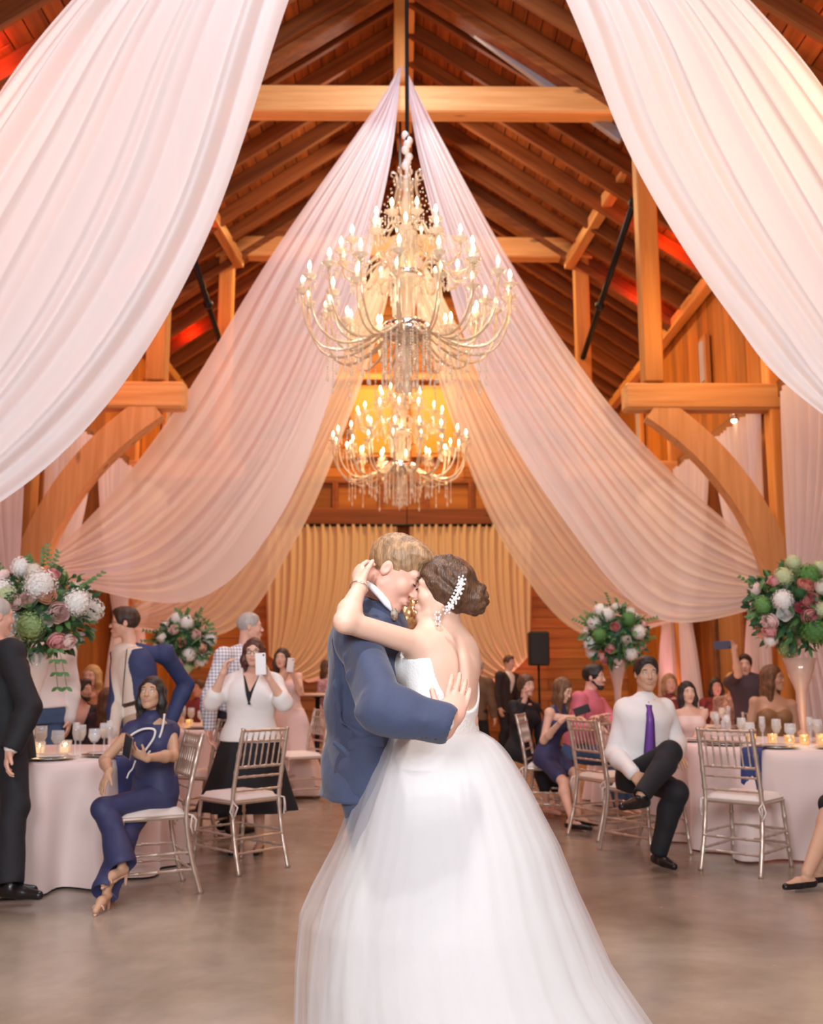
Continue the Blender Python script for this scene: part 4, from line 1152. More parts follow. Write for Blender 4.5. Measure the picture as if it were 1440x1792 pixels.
# groom
def jacket_folds(v, J):
    for (x0, y0, x1, y1, Y_, r) in ((603, 1128, 640, 1160, 3.435, .013), (604, 1150, 655, 1192, 3.40, .014), (612, 1180, 668, 1212, 3.345, .013), (640, 1218, 700, 1240, 3.215, .014), (634, 1246, 676, 1268, 3.225, .013),
                                    (668, 1272, 724, 1286, 3.20, .012), (700, 1240, 742, 1262, 3.175, .011), (735, 1262, 758, 1286, 3.20, .010), (586, 1120, 592, 1200, 3.56, .012), (588, 1200, 600, 1285, 3.56, .012),
                                    (596, 1262, 650, 1300, 3.545, .011), (585, 1300, 640, 1345, 3.54, .012), (650, 1330, 625, 1380, 3.55, .012)):
        v.cap(P(x0, y0, Y_), P(x1, y1, Y_), r, r * .6, .022)
gp = P(632, 1345, 3.72)
S_R = P(627, 1122, 3.50)
gJ = person(dict(label='groom in blue suit with short fair hair embracing the bride', H=1.87, bulk=.94, pel=V((gp.x + .012, gp.y, .985)), f=V((.98, .12, 0)), up=V((.05, 0, 1)),
    head=P(692, 1002, 3.60), hs=1.08, hf=V((.78, -.24, -.58)), hup=V((.56, -.10, .80)), skin='rosy', hair=None, eye='closed', h=.006, hskin=.0045, limb=1.05,
    shoR=S_R, shoL=P(655, 1112, 3.88), elR=P(668, 1238, 3.22), wrR=P(778, 1268, 3.24), hdR=V((.34, .22, .85)), hnR=V((-.2, 1, .0)), curlR=.22, thumbR=.1, spreadR=.25,
    elL=P(720, 1215, 3.95), wrL=P(760, 1235, 3.92), hdL=V((.7, -.4, .2)), hnL=V((0, -1, 0)),
    anL=V((gp.x + .03, 3.86, .085)), anR=V((gp.x + .0, 3.62, .085)), fdL=V((1, 0, 0)), fdR=V((1, -.1, 0)),
    wear=[('trousers', mat('blue_wool', 0), {'inf': .020, 'loose': .03}), ('shirt', M_white_shirt, {'inf': .006, 'ainf': .004}), ('jacket', M_suit, {'inf': .024, 'v': .08, 'vb': .11, 't0': -.078, 'rip': .009, 'folds': [jacket_folds], 'lapel': False, 'ainf': .022, 'sleeve': 1.93}),
          ('shoes', mat('brown_leather', (.10, .05, .03), .35), {})]))
root = gJ['root']; org = root.location; hc = gJ['hc']; R = gJ['R']; hs = gJ['hs']
v = Vol(); Rn = np.array(R)
def w_(x, y, z): return np.array(hc) + Rn @ np.array((x * hs, y * hs, z * hs))
e = lambda p, r, k=.02, op='u': v.ell(w_(*p), [q * hs for q in r], Rn, k * hs, op)
e((0, -.016, .040), (.082, .103, .091)); e((0, .040, .100), (.062, .060, .032), .03)
e((0, .112, -.040), (.085, .080, .098), .008, 's'); e((0, .035, -.095), (.13, .075, .092), .012, 's'); e((0, -.10, -.155), (.12, .09, .095), .01, 's')
for q in (-1, 1): e((q * .090, -.010, -.006), (.022, .026, .036), .004, 's')
pos, quads = v.mesh(.004, ripple=.0012, rfreq=170.); kid('hair', np_mesh('hair', pos - np.array(org), quads, hair_mat('ginger')), root)
# shirt collar and bow tie
nk = gJ['neck']; ax = (V(hc) + R @ V((0, -.02, -.06)) - nk).normalized(); mb = MB(); rows = []
for i in range(25):
    a = 2 * pi * i / 24; s_ = ax.orthogonal().normalized(); t_ = ax.cross(s_)
    d = s_ * cos(a) + t_ * sin(a); rows.append([nk + d * .072 + ax * .008, nk + d * .068 + ax * .034, nk + d * .064 + ax * .056, nk + d * .071 + ax * .040, nk + d * .078 + ax * .014])
kid('shirt_collar', mb.grid(rows).mesh('shirt_collar', M_white_shirt, org), root)
kid('collar_point', MB().tube([P(a, b_, 3.545) for a, b_ in ((630, 1014), (648, 1025), (664, 1040), (677, 1056), (686, 1070))], [.006, .012, .014, .013, .004], 8).mesh('collar_point', M_white_shirt, org), root)
bt = P(690, 1076, 3.50); mb = MB(); mb.ball(bt, (.012, .014, .012), 8, 6)
for q in (-1, 1): mb.lathe([(0.004, 0), (.014, .012), (.022, .034), (.020, .040), (0, .041)], bt, 10, 0, Matrix.Rotation(q * pi / 2 + .0, 3, 'X') @ Matrix.Scale(.6, 3, V((1, 0, 0))))
kid('bow_tie', mb.mesh('bow_tie', mat('bow_silk', (.10, .06, .05), .4, var=.8, vscale=120, col2=(.45, .38, .30)), org), root)
# pocket flap, vent and cuff buttons
fl_ = MB().box(P(640, 1300, 3.525), (.13, .012, .045), Matrix.Rotation(-.12, 3, 'Y'), bev=.006); kid('pocket_flap', fl_.mesh('pocket_flap', M_suit, org), root)
for i in range(4): kid('cuff_button', MB().ball(P(738 + i * 8, 1288 + i * 1.2, 3.195), (.006, .004, .006), 8, 5).mesh('cuff_button', mat('horn_button', (.03, .02, .02), .3), org), root)

# bride
bp_ = P(772, 1318, 3.60)
fB = V((-.66, .75, 0)).normalized()
def back_cut(v, J):
    # the gown is open at the back: an oval cut down to the waist
    f_, l_, u_ = frame(fB, Z)
    v.ell(np.array(bj_c + u_ * .42 - f_ * .10 - l_ * .022), [.150, .17, .245], np.array(Matrix((l_, f_, u_)).transposed()), .008, 's')
bj_c = V((bp_.x, bp_.y, .96)) + Z * .02
fB3, lB, uB = frame(fB, Z)
def back_form(v, J):
    o_ = bj_c
    v.cap(o_ + Z * .08 - fB * .112, o_ + Z * .42 - fB * .100, .010, .008, .030, 's')
    for q in (-1, 1): v.ell(np.array(o_ + Z * .36 - fB * .062 + lB * q * .070), [.045, .020, .062], np.array(Matrix((lB, fB, Z)).transposed()), .045)
def bun(v, c, R, s):
    Rn = np.array(R)
    def w_(x, y, z): return np.array(c) + Rn @ np.array((x * s, y * s, z * s))
    v.ell(w_(0, -.118, -.018), [.056 * s, .050 * s, .060 * s], Rn, .02)
    for i in range(26):
        a = i * 2.39996; zz = 1 - 2 * (i + .5) / 26; r_ = sqrt(1 - zz * zz)
        v.ell(w_(.046 * r_ * cos(a), -.122 + .040 * r_ * sin(a), -.018 + .052 * zz), [.017 * s, .015 * s, .015 * s], None, .006)
    for q in (-1, 1):
        v.chain([w_(q * .058, .062, .062), w_(q * .082, .03, .025), w_(q * .078, -.03, -.01), w_(q * .045, -.09, -.02)], [.014 * s, .018 * s, .020 * s, .018 * s], .012)
        v.chain([w_(q * .045, .060, .088), w_(q * .072, .01, .070), w_(q * .080, -.05, .02), w_(q * .04, -.10, .0)], [.014 * s, .019 * s, .020 * s, .018 * s], .010)
        v.chain([w_(q * .02, .050, .112), w_(q * .045, -.02, .118), w_(q * .055, -.08, .07), w_(q * .02, -.11, .02)], [.013 * s, .018 * s, .020 * s, .016 * s], .010)
bJ = person(dict(label='bride in strapless white gown with dark hair pinned in a low bun', fem=True, H=1.70, pel=V((bp_.x, bp_.y, .96)), f=fB, up=V((.0, 0.0, 1)),
    head=P(773, 1036, 3.58), hs=.98, hf=V((-.985, .05, .10)), hup=V((.06, 0, 1)), skin='fair', hair=('updo', 'brown'), extra_hair=[bun], extra_skin=[back_form], eye='closed', h=.005, hskin=.0042, hhair=.0038,
    shoL=P(732, 1128, 3.50), shoR=P(806, 1136, 3.66), elL=P(604, 1088, 3.30), wrL=P(629, 1027, 3.46), hdL=V((-.12, .55, .80)), hnL=V((.8, .55, -.25)), curlL=.75, thumbL=.4,
    elR=P(816, 1262, 3.60), wrR=P(700, 1262, 3.86), anL=V((bp_.x - .03, 3.62, .11)), anR=V((bp_.x + .06, 3.66, .11)), heel=True, lip=(.55, .16, .16), limb=1.03,
    wear=[('gown', M_satin, {'inf': .011, 't0': .0, 't1': .222, 'cuts': [back_cut], 'rip': .0012, 'label': 'ivory strapless bodice open at the back'})]))
root = bJ['root']; org = root.location; hc = bJ['hc']; R = bJ['R']; hs = bJ['hs']
# skirt: two under layers and a sheer outer tulle, all hanging from the waist
def skirt(levels, folds, amp, seed, n=220, nz=60, Yc=3.60, depth=.85, tear=0.):
    """levels: (py, left px, right px) of the hem outline seen from the camera"""
    rnd = random.Random(seed); rows = []; ph = [rnd.random() * 6.28 for _ in range(6)]
    zs = [];
    for (py, xl, xr) in levels:
        a = P(xl, py, Yc); c = P(xr, py, Yc); zs.append((a.z, a.x, c.x))
    zs.sort(reverse=True); Z_ = np.array([q[0] for q in zs])[::-1]; XL = np.array([q[1] for q in zs])[::-1]; XR = np.array([q[2] for q in zs])[::-1]
    z0 = zs[0][0]
    for i in range(nz + 1):
        t = i / nz; z = z0 + (.015 - z0) * t; xl = np.interp(z, Z_, XL); xr = np.interp(z, Z_, XR); cx = (xl + xr) / 2; rx = (xr - xl) / 2; ry = rx * depth
        r = []
        for k in range(n):
            a = 2 * pi * k / n; q = 1 + (amp * (.25 + .75 * t)) * (sin(folds * a + 2.2 * sin(3 * a + ph[0]) + ph[1]) + .5 * sin(folds * 2.3 * a + ph[2] + 1.5 * t)) + .012 * sin(5 * a + 3 * t + ph[3])
            r.append(V((cx + rx * cos(a) * q, Yc + ry * sin(a) * q + .04, z)))
        rows.append(r)
    return MB().grid(rows, closed=True)
M_tulle = mat('sheer_tulle', (.84, .83, .85), .8, translucent=.3, transp=.66)
M_under = mat('white_tulle_layers', (.80, .775, .76), .9, translucent=.15, bump=.5, bscale=16)
outer = [(1266, 742, 792), (1276, 690, 835), (1288, 676, 858), (1298, 664, 873), (1318, 647, 891), (1345, 634, 908), (1382, 619, 930), (1445, 597, 962), (1480, 583, 980), (1560, 540, 1010), (1600, 522, 1028), (1690, 514, 1066), (1800, 512, 1140), (1815, 512, 1150)]
under = [(1268, 744, 790), (1278, 704, 830), (1290, 688, 855), (1300, 680, 866), (1340, 660, 896), (1400, 640, 930), (1480, 618, 968), (1560, 598, 1000), (1640, 584, 1035), (1720, 572, 1078), (1800, 566, 1128), (1815, 566, 1136)]
kid('underskirt', skirt(under, 17, .010, 4).mesh('underskirt', M_under, org), root)
k_ = kid('tulle_overskirt', skirt(outer, 23, .012, 9, depth=.9).mesh('tulle_overskirt', M_tulle, org), root); k_['label'] = 'sheer outer tulle layer'
O_ = np.array(outer)
mid = [(p, a * .55 + np.interp(p, O_[:, 0], O_[:, 1]) * .45, b_ * .5 + np.interp(p, O_[:, 0], O_[:, 2]) * .5) for (p, a, b_) in under]
kid('tulle_layer', skirt(mid, 20, .012, 12, depth=.87).mesh('tulle_layer', M_tulle, org), root)
# waist ruche
# hair comb with pearls, earring, bracelet
comb = MB(); M_pearl = mat('pearl_and_crystal', (.92, .90, .90), .15, .2, spec=.8)
for i in range(9):
    t = i / 8; c_ = P(808 - 26 * t - 5 * sin(pi * t) * -1, 1014 + 54 * t, 3.475 - .012 * sin(pi * t))
    comb.ball(c_, .0065 + .003 * (i % 2), 8, 6)
    for q in range(5):
        a = q * 2 * pi / 5 + i; comb.ball(c_ + V((.0125 * cos(a), -.001, .0125 * sin(a))), .0045, 6, 4)
k_ = kid('hair_comb', comb.mesh('hair_comb', M_pearl, org), root); k_['label'] = 'pearl and crystal hair comb'
er = MB(); ec = P(766, 1076, 3.50)
for q in range(6):
    a = q * pi / 3; er.ball(ec + V((.010 * cos(a), 0, .010 * sin(a))), .0045, 6, 4).ball(ec + V((.008 * cos(a), 0, -.024 + .010 * sin(a))), .004, 6, 4)
kid('earring', er.mesh('earring', M_pearl, org), root)
W_, E_ = bJ['WL'], bJ['EL']; d = (W_ - E_).normalized(); s_ = d.orthogonal().normalized(); t_ = d.cross(s_); c_ = W_ - d * .012
kid('bracelet', MB().tube([c_ + (s_ * cos(a) + t_ * sin(a)) * .031 for a in [k * pi / 10 for k in range(20)]], .0026, 6, closed=True).mesh('bracelet', mat('silver', (.8, .78, .76), .2, 1.), org), root)
# seam buttons along the open back

# ================================================================== CHAIRS, TABLES, GUESTS
def FL(px, py, z=0.):
    d = CR @ V(((px - 720) / F, (896 - py) / F, -1.0)); return CAM + d * ((z - CAM.z) / d.z)

M_champ = mat('champagne_paint', (.62, .50, .42), .32, .55, var=.25, vscale=30, col2=(.50, .38, .30))
M_cush = mat('ivory_cushion', (.78, .70, .66), .8, bump=.1, bscale=200)
CH = {}
def bamboo(a, b, r, n=5):
    """a turned stick with bamboo rings"""
    pts = []; rad = []; a = V(a); b = V(b)
    for i in range(n):
        for t, q in ((0, 1.28), (.05, 1.3), (.12, 1.0), (.5, .94), (.88, 1.0)):
            pts.append(a.lerp(b, (i + t) / n)); rad.append(r * q)
    pts.append(b); rad.append(r * 1.2); return pts, rad
def chair_meshes():
    w, d, hs = .20, .19, .445
    def tb(name, segs):
        mb = MB()
        for s_ in segs: mb.tube(*s_, n=7)
        CH[name] = mb.mesh(name, M_champ)
    CH['seat'] = MB().box((0, 0, hs), (.40, .39, .028), bev=.012).mesh('seat', M_champ)
    rows = []
    for i in range(13):
        u = i / 12 * 2 - 1; r = []
        for k in range(13):
            v_ = k / 12 * 2 - 1; e = (1 - max(abs(u), abs(v_)) ** 6)
            r.append(V((u * .195, v_ * .190, hs + .016 + .042 * e ** .5)))
        rows.append(r)
    mb = MB().grid(rows); mb.box((0, 0, hs + .018), (.388, .378, .014), bev=.005); CH['cushion'] = mb.mesh('cushion', M_cush)
    for q in (-1, 1):
        tb('front_leg%d' % q, [bamboo((q * w * .92, -d + .01, hs), (q * w * 1.02, -d - .035, 0), .0145, 4)])
        pts = [(q * w * 1.02, d + .10, 0), (q * w, d + .035, .22), (q * w * .98, d, hs), (q * w * .97, d + .02, .62), (q * w * .95, d + .055, .80), (q * w * .94, d + .085, .93)]
        P_ = []; R_ = []; cps = [V(x) for x in pts]
        for i in range(41):
            P_.append(interp(cps, i / 40)); R_.append(.0150 * (1.25 if i % 5 == 0 else .98))
        tb('back_leg%d' % q, [(P_, R_)])
    for nm, segs in (('front_stretchers', [bamboo((-w, -d - .015, .16), (w, -d - .015, .16), .009, 4), bamboo((-w, -d - .008, .25), (w, -d - .008, .25), .009, 4)]),
                     ('back_stretchers', [bamboo((-w, d + .06, .13), (w, d + .06, .13), .009, 4), bamboo((-w, d + .04, .22), (w, d + .04, .22), .009, 4)])):
        for i, s_ in enumerate(segs): tb(nm + str(i), [s_])
    for q in (-1, 1):
        for i, z in enumerate((.14, .24)): tb('side%d%d' % (q, i), [bamboo((q * w, -d - .02 + z * .1, z), (q * w, d + .08 - z * .2, z), .009, 4)])
    yb = lambda z: d + .0 + (.02 * (z - .445) / .175 if z < .62 else .02 + .035 * (z - .62) / .18 if z < .8 else .055 + .03 * (z - .8) / .13)
    for i, z in enumerate((.915, .845, .675, .610, .520)): tb('rail%d' % i, [bamboo((-w * .96, yb(z), z), (w * .96, yb(z), z), .0095 if i < 3 else .008, 5)])
    for i in range(7): 
        x = -w * .74 + i * w * 1.48 / 6; tb('spindle%d' % i, [bamboo((x, yb(.675), .675), (x, yb(.845), .845), .0065, 2), ([(x, yb(.85), .85), (x, yb(.91), .91)], [.006, .006])])
    for q in (-1, 1):
        mb = MB().tube([(q * .19, d - .01, hs + .02), (q * .215, d + .03, hs + .01), (q * .23, d + .02, hs - .05), (q * .21, d + .04, hs - .10)], .006, 5).tube([(q * .215, d + .03, hs + .01), (q * .20, d + .06, hs - .02), (q * .215, d + .05, hs - .08)], .006, 5)
        CH['cushion_tie%d' % q] = mb.mesh('cushion_tie', M_cush)
chair_meshes()
def chair(p, f, label, group='champagne stick chairs around the tables'):
    root = empty('banquet_chair', (p.x, p.y, 0), label, 'chair', group, atan2(f.x, -f.y))
    for k, m_ in CH.items():
        nm = {'front': 'leg', 'back_l': 'leg'}.get(k[:5], None) or ('leg' if 'leg' in k else 'stretcher' if ('stretch' in k or 'side' in k) else 'back_rail' if 'rail' in k else 'spindle' if 'spindle' in k else k)
        if 'leg' in k: nm = 'leg'
        if 'cushion_tie' in k: nm = 'cushion_tie'
        if 'stretchers' in k: nm = 'stretcher'
        kid(nm, m_, root)
    return root
def chair_at(back, front, label):
    """back and front: two floor points each, where the legs stand in the photograph"""
    b_ = (FL(*back[0]) + FL(*back[1])) / 2; f_ = (FL(*front[0]) + FL(*front[1])) / 2; d = (f_ - b_); d.z = 0; d.normalize()
    return chair((b_ + f_) / 2 + d * .03, d, label)
def chair_side(back, front, label):
    """back and front: floor points of the two near legs of a chair seen from its side"""
    b_ = FL(*back); f_ = FL(*front); d = f_ - b_; d.z = 0; d.normalize(); n = V((-d.y, d.x, 0)); n = n if n.y > 0 else -n
    return chair((b_ + f_) / 2 + n * .20 + d * .03, d, label)
chair_side((333, 1565), (213, 1577), 'champagne stick chair under the seated woman in the navy jumpsuit')
chair_side((414, 1532), (342, 1516), 'empty champagne stick chair with ivory cushion in front of the woman in the white jacket')
chair_side((1065, 1490), (1125, 1502), 'champagne stick chair under the man in white shirt and purple tie')
chair(P(962, 1300, 9.4), fac(72), 'champagne stick chair under the woman in navy dress looking at her phone')
b1 = FL(1232, 1523); b2 = FL(1327, 1536); d_ = (b2 - b1).normalized(); n_ = V((-d_.y, d_.x, 0))
chair((b1 + b2) / 2 + n_ * .28, n_, 'empty champagne stick chair with ivory cushion seen from behind at the right table')
chair(P(1066, 1300, 8.35), fac(115), 'champagne stick chair standing just behind the man with the purple tie')
chair(P(522, 1300, 10.6), fac(-60), 'far champagne stick chair beside the woman in the long pink gown')
chair(P(364, 1300, 8.6), fac(-120), 'champagne stick chair half hidden behind the man in the checked shirt')
chair(P(1535, 1300, 6.95), fac(-60), 'champagne stick chair under the guest in black beyond the right edge')
chair(P(1355, 1300, 9.45), fac(0), 'champagne stick chair under the blonde woman in the strapless dress')
chair(P(1212, 1300, 9.2), fac(20), 'champagne stick chair under the young woman in the pink top')

# ---- tables under pink floor-length cloths
M_cloth = mat('blush_cloth', (.80, .62, .58), .55, bump=.12, bscale=60, sheen=.4)
M_runner = mat('navy_napkin', (.03, .045, .16), .7)
def table(c, r, label, seed, n=150, tlabel=''):
    root = empty('round_table', (c.x, c.y, 0), tlabel, 'table', 'round banquet tables')
    kid('tabletop', MB().lathe([(0, .715), (r - .01, .715), (r, .725), (r, .738), (r - .01, .745), (0, .745)], n=48).mesh('tabletop', mat('ply_top', (.4, .28, .18), .6)), root)
    for k in range(4):
        a = k * pi / 2 + .4; kid('leg', MB().tube([(.55 * r * cos(a), .55 * r * sin(a), .715), (.7 * r * cos(a), .7 * r * sin(a), 0)], .018, 8).mesh('table_leg', M_iron), root)
    rnd = random.Random(seed); ph = [rnd.random() * 6.28 for _ in range(5)]; rows = []
    prof = [(0, .756), (.5, .756), (.92, .756), (.985, .753), (1.0, .742), (1.012, .70)]
    for rr, z in prof: rows.append([V((rr * r * cos(2 * pi * k / n), rr * r * sin(2 * pi * k / n), z)) for k in range(n)])
    for i in range(1, 15):
        t = i / 14; row = []
        for k in range(n):
            a = 2 * pi * k / n
            w_ = sin(11 * a + 1.8 * sin(2 * a + ph[0]) + ph[1]) + .45 * sin(19 * a + ph[2]) + .5 * sin(5 * a + ph[3])
            q = r * (1.012 + .045 * t) + .095 * t ** .8 * (abs(w_) ** .8 * (1 if w_ > 0 else -1))
            row.append(V((q * cos(a), q * sin(a), .70 - .692 * t + (.006 if t == 1 else 0))))
        rows.append(row)
    o = link('tablecloth', MB().grid(rows, closed=True).mesh('tablecloth', M_cloth), None, Matrix.Translation((c.x, c.y, 0))); tag(o, label, 'tablecloth', 'blush floor length tablecloths'); return c
TL = V((P(62, 1100, 7.0).x + .05, 7.05, 0)); TR = V((P(1372, 1100, 8.0).x, 8.0, 0))
table(TL, .88, 'blush pink tablecloth falling to the floor behind the seated woman in navy', 1, tlabel='round banquet table at the left under a blush cloth')
table(TR, .90, 'blush pink tablecloth falling to the floor by the empty chair with the navy napkin', 2, tlabel='round banquet table at the right under a blush cloth')
T3 = V((P(325, 1100, 10.6).x, 10.7, 0)); T4 = V((2.85, 10.4, 0))
table(T3, .85, 'blush pink tablecloth on the left table of the second row', 3, tlabel='round banquet table in the second row on the left side')
table(T4, .85, 'blush pink tablecloth on the right table of the second row', 4, tlabel='round banquet table in the second row on the right side')
# tall cocktail table
c = P(556, 1215, 12.6); root = empty('cocktail_table', (c.x, 12.6, 0), 'small tall round cocktail table deep in the hall beside the groom', 'table')
kid('tabletop', MB().lathe([(0, 1.03), (.30, 1.03), (.31, 1.045), (.30, 1.06), (0, 1.06)], n=28).mesh('tabletop', mat('pale_top', (.62, .42, .32), .5)), root)
kid('pedestal', MB().lathe([(0, 0), (.24, .0), (.24, .02), (.04, .05), (.03, .5), (.03, 1.0), (.1, 1.03), (0, 1.03)], n=18).mesh('pedestal', M_iron), root)

# ---- guests
def seated(label, hd, hip, Y, deg, dY=0, hz=.56, **k):
    """hd: head centre in the photograph, hip: its px; the torso leans so that the head comes where it is"""
    hp = P(hip, 1300, Y); pel = V((hp.x, hp.y, hz)); hc = P(hd[0], hd[1], Y + dY); H = (hc - pel).length / .405; up = (hc - pel).normalized()
    f = fac(deg); l = Z.cross(f); k.setdefault('H', H); k.setdefault('head', hc); k['tuck'] = True
    for sd, q in (('L', 1), ('R', -1)):
        k.setdefault('an' + sd, pel + f * .26 * H + l * q * .075 - Z * (hz - .09)); k.setdefault('kh' + sd, f + Z * .8)
    k.setdefault('hf', k.get('fs', f)); k.setdefault('legs', True)
    return person(dict(label=label, pel=pel, f=f, up=up, **k))
def standing(label, hd, hip, Y, deg, dY=0, **k):
    hc = P(hd[0], hd[1], Y + dY); H = hc.z / .936; hp = P(hip, 1300, Y); pel = V((hp.x, hp.y, .525 * H)); k['tuck'] = True; k.setdefault('H', H); k.setdefault('head', hc)
    f = fac(deg); k.setdefault('hf', f)
    nk = hc - pel; up = V((nk.x, nk.y, nk.z)).normalized()
    return person(dict(label=label, pel=pel, f=f, up=up, **k))
Wn = mat('navy_crepe', (.035, .04, .115), .6, bump=.6, bscale=11)
Wb = mat('black_cloth', (.012, .012, .016), .75, bump=.6, bscale=11)
Ww = mat('white_cloth', (.82, .80, .79), .7, bump=.6, bscale=11)
Wj = mat('suit_navy', (.03, .045, .13), .7, bump=.6, bscale=11)
Wtan = mat('tan_trouser', (.48, .37, .28), .7)
Wbelt = mat('belt_leather', (.06, .03, .02), .4)
Wsole = mat('nude_leather', (.62, .38, .28), .4)
Wblk = mat('black_leather', (.012, .011, .012), .28)
def phone(c, R, label, col=(.8, .78, .78), back=None, sz=(.072, .009, .148)):
    root = empty('phone', c, label, 'phone'); Rm = Matrix(R).to_4x4()
    kid('case', MB().box((0, 0, 0), sz, bev=.006).mesh('case', mat('phone_%02d' % int(col[0] * 99), col, .25)), root, Rm)
    kid('screen', MB().box((0, sz[1] / 2 + .0005, 0), (sz[0] * .9, .001, sz[2] * .88)).mesh('screen', mat('phone_screen', (.03, .03, .04), .1)), root, Rm)
    kid('camera_lens', MB().lathe([(0, 0), (.007, 0), (.007, .003), (0, .003)], (0, 0, 0), 10, 0, Matrix.Rotation(pi / 2, 3, 'X')).mesh('camera_lens', mat('lens_glass', (.01, .01, .015), .1)), root, Rm @ Matrix.Translation((sz[0] * .3, -sz[1] / 2, sz[2] * .4)))
    return root

# seated woman in navy jumpsuit
Y = 6.30
seated('seated woman in navy jumpsuit with white piping, long black hair, looking up', (265, 1214), 274, Y, -50, dY=-.05, fem=True, fs=fac(-12), h=.006, skin='olive', hair=('long', 'black', .21), iris='brown',
       hf=V((-.10, -.93, .22)), hup=V((0, .2, 1)), shoL=P(305, 1279, Y + .02), shoR=P(226, 1279, Y - .05), 
       wrR=P(190, 1352, Y - .42), ehR=V((-.6, .2, -.3)), hdR=V((-.3, -.3, -.8)), hnR=V((.3, .4, -.5)), curlR=.25,
       wrL=P(256, 1326, Y - .40), ehL=V((.8, .1, -.6)), hdL=V((-.75, -.35, .45)), hnL=V((-.2, .6, .7)), curlL=.6,
       anR=FL(184, 1562, .10), khR=V((-.6, -.6, .8)), anL=P(213, 1512, Y - .46), khL=V((-.9, -.3, .4)), fdR=V((-.15, -1, 0)), fdL=V((-.55, -.85, -.5)),
       wear=[('trousers', Wn, {'inf': .016, 'loose': .045, 'label': 'wide legged navy trousers'}), ('top', Wn, {'inf': .016, 't0': -.03, 'sleeve': .12, 'label': 'sleeveless navy top with white piping'}), ('shoes', Wsole, {'style': 'sandal'})], heel=True)
seat_root = [o for o in COL.objects if o.name.startswith('person')][-1]
def piping(root, pts, Yp, r, m_, name='piping'):
    p_ = [P(a, b_, Yp) for a, b_ in pts]; d = [interp(p_, i / 40) for i in range(41)]
    return kid(name, MB().tube(d, r, 6).mesh(name, m_, root.location), root)
piping(seat_root, [(217, 1306), (228, 1288), (250, 1276), (270, 1277), (269, 1291), (258, 1308), (247, 1322)], Y - .165, .007, Ww)
piping(seat_root, [(288, 1249), (284, 1275), (276, 1297), (262, 1315), (252, 1328)], Y - .15, .007, Ww)
piping(seat_root, [(237, 1331), (232, 1345), (226, 1352), (222, 1362)], Y - .16, .005, Ww)
phone(P(224, 1306, Y - .50), Matrix.Rotation(.5, 3, 'Y') @ Matrix.Rotation(2.6, 3, 'Z') @ Matrix.Rotation(-.5, 3, 'X'), 'dark phone held low by the seated woman in navy jumpsuit', (.20, .12, .10))

# woman in white jacket photographing
Y = 7.65
standing('woman in cropped white jacket and long black skirt holding up a phone', (444, 1142), 437, Y, 0, fem=True, h=.007, skin='fair', hair=('curly', 'auburn'), glasses=True, bulk=1.18, limb=1.08,
         shoL=P(486, 1197, Y), shoR=P(399, 1197, Y), wrL=P(470, 1186, Y - .22), elL=P(497, 1230, Y - .10), hdL=V((-.30, -.15, .9)), hnL=V((-.5, -.8, 0)), curlL=.55,
         elR=P(371, 1228, Y - .10), wrR=P(391, 1176, Y - .20), hdR=V((.25, .1, .9)), hnR=V((.9, 0, -.1)), curlR=.7,
         wear=[('skirt', Wb, {'hem': FL(437, 1443, 0).z + .30, 'flare': .17, 'folds': 9, 'label': 'long black flared skirt'}), ('shirt', Ww, {'inf': .042, 'ainf': .028, 't0': -.012, 'sleeve': 1.18, 'v': .07, 'vb': .15, 'collar': False, 'label': 'cropped white jacket with turned-back sleeves'}),
               ('shirt', Wb, {'inf': .008, 'sleeve': 0, 'collar': False, 'v': .07, 'vb': .22, 'label': 'black camisole'}), ('shoes', Wblk, {'style': 'flat'})])
phone(P(456, 1162, Y - .33), Matrix.Rotation(-.06, 3, 'Y'), 'white phone held upright in front of her cheek by the woman in the white jacket', (.88, .87, .87), sz=(.078, .009, .158))
jr = [o for o in COL.objects if o.name.startswith('person')][-1]
kid('jacket_button', MB().ball(P(436, 1231, Y - .20), (.011, .006, .011), 8, 5).mesh('jacket_button', Wblk, jr.location), jr)

# man in checked shirt behind her
chk = bpy.data.materials.new('gingham'); chk.use_nodes = True; N = chk.node_tree.nodes; L = chk.node_tree.links; tcx = N.new('ShaderNodeTexCoord')
fx = []
for ax in ((1, .35, 0), (0, 0, 1)):
    dt = N.new('ShaderNodeVectorMath'); dt.operation = 'DOT_PRODUCT'; dt.inputs[1].default_value = ax; L.new(tcx.outputs['Object'], dt.inputs[0])
    q = N.new('ShaderNodeMath'); q.operation = 'MULTIPLY'; q.inputs[1].default_value = 36; L.new(dt.outputs['Value'], q.inputs[0])
    q2 = N.new('ShaderNodeMath'); q2.operation = 'FRACT'; L.new(q.outputs[0], q2.inputs[0]); q3 = N.new('ShaderNodeMath'); q3.operation = 'GREATER_THAN'; q3.inputs[1].default_value = .66; L.new(q2.outputs[0], q3.inputs[0]); fx.append(q3)
ad = N.new('ShaderNodeMath'); ad.operation = 'ADD'; L.new(fx[0].outputs[0], ad.inputs[0]); L.new(fx[1].outputs[0], ad.inputs[1])
hf_ = N.new('ShaderNodeMath'); hf_.operation = 'MULTIPLY'; hf_.inputs[1].default_value = .5; L.new(ad.outputs[0], hf_.inputs[0])
mxg = N.new('ShaderNodeMix'); mxg.data_type = 'RGBA'; mxg.inputs['A'].default_value = (.84, .84, .87, 1); mxg.inputs['B'].default_value = (.20, .19, .30, 1); L.new(hf_.outputs[0], mxg.inputs['Factor']); L.new(mxg.outputs['Result'], N['Principled BSDF'].inputs['Base Color']); N['Principled BSDF'].inputs['Roughness'].default_value = .75
Y = 8.55
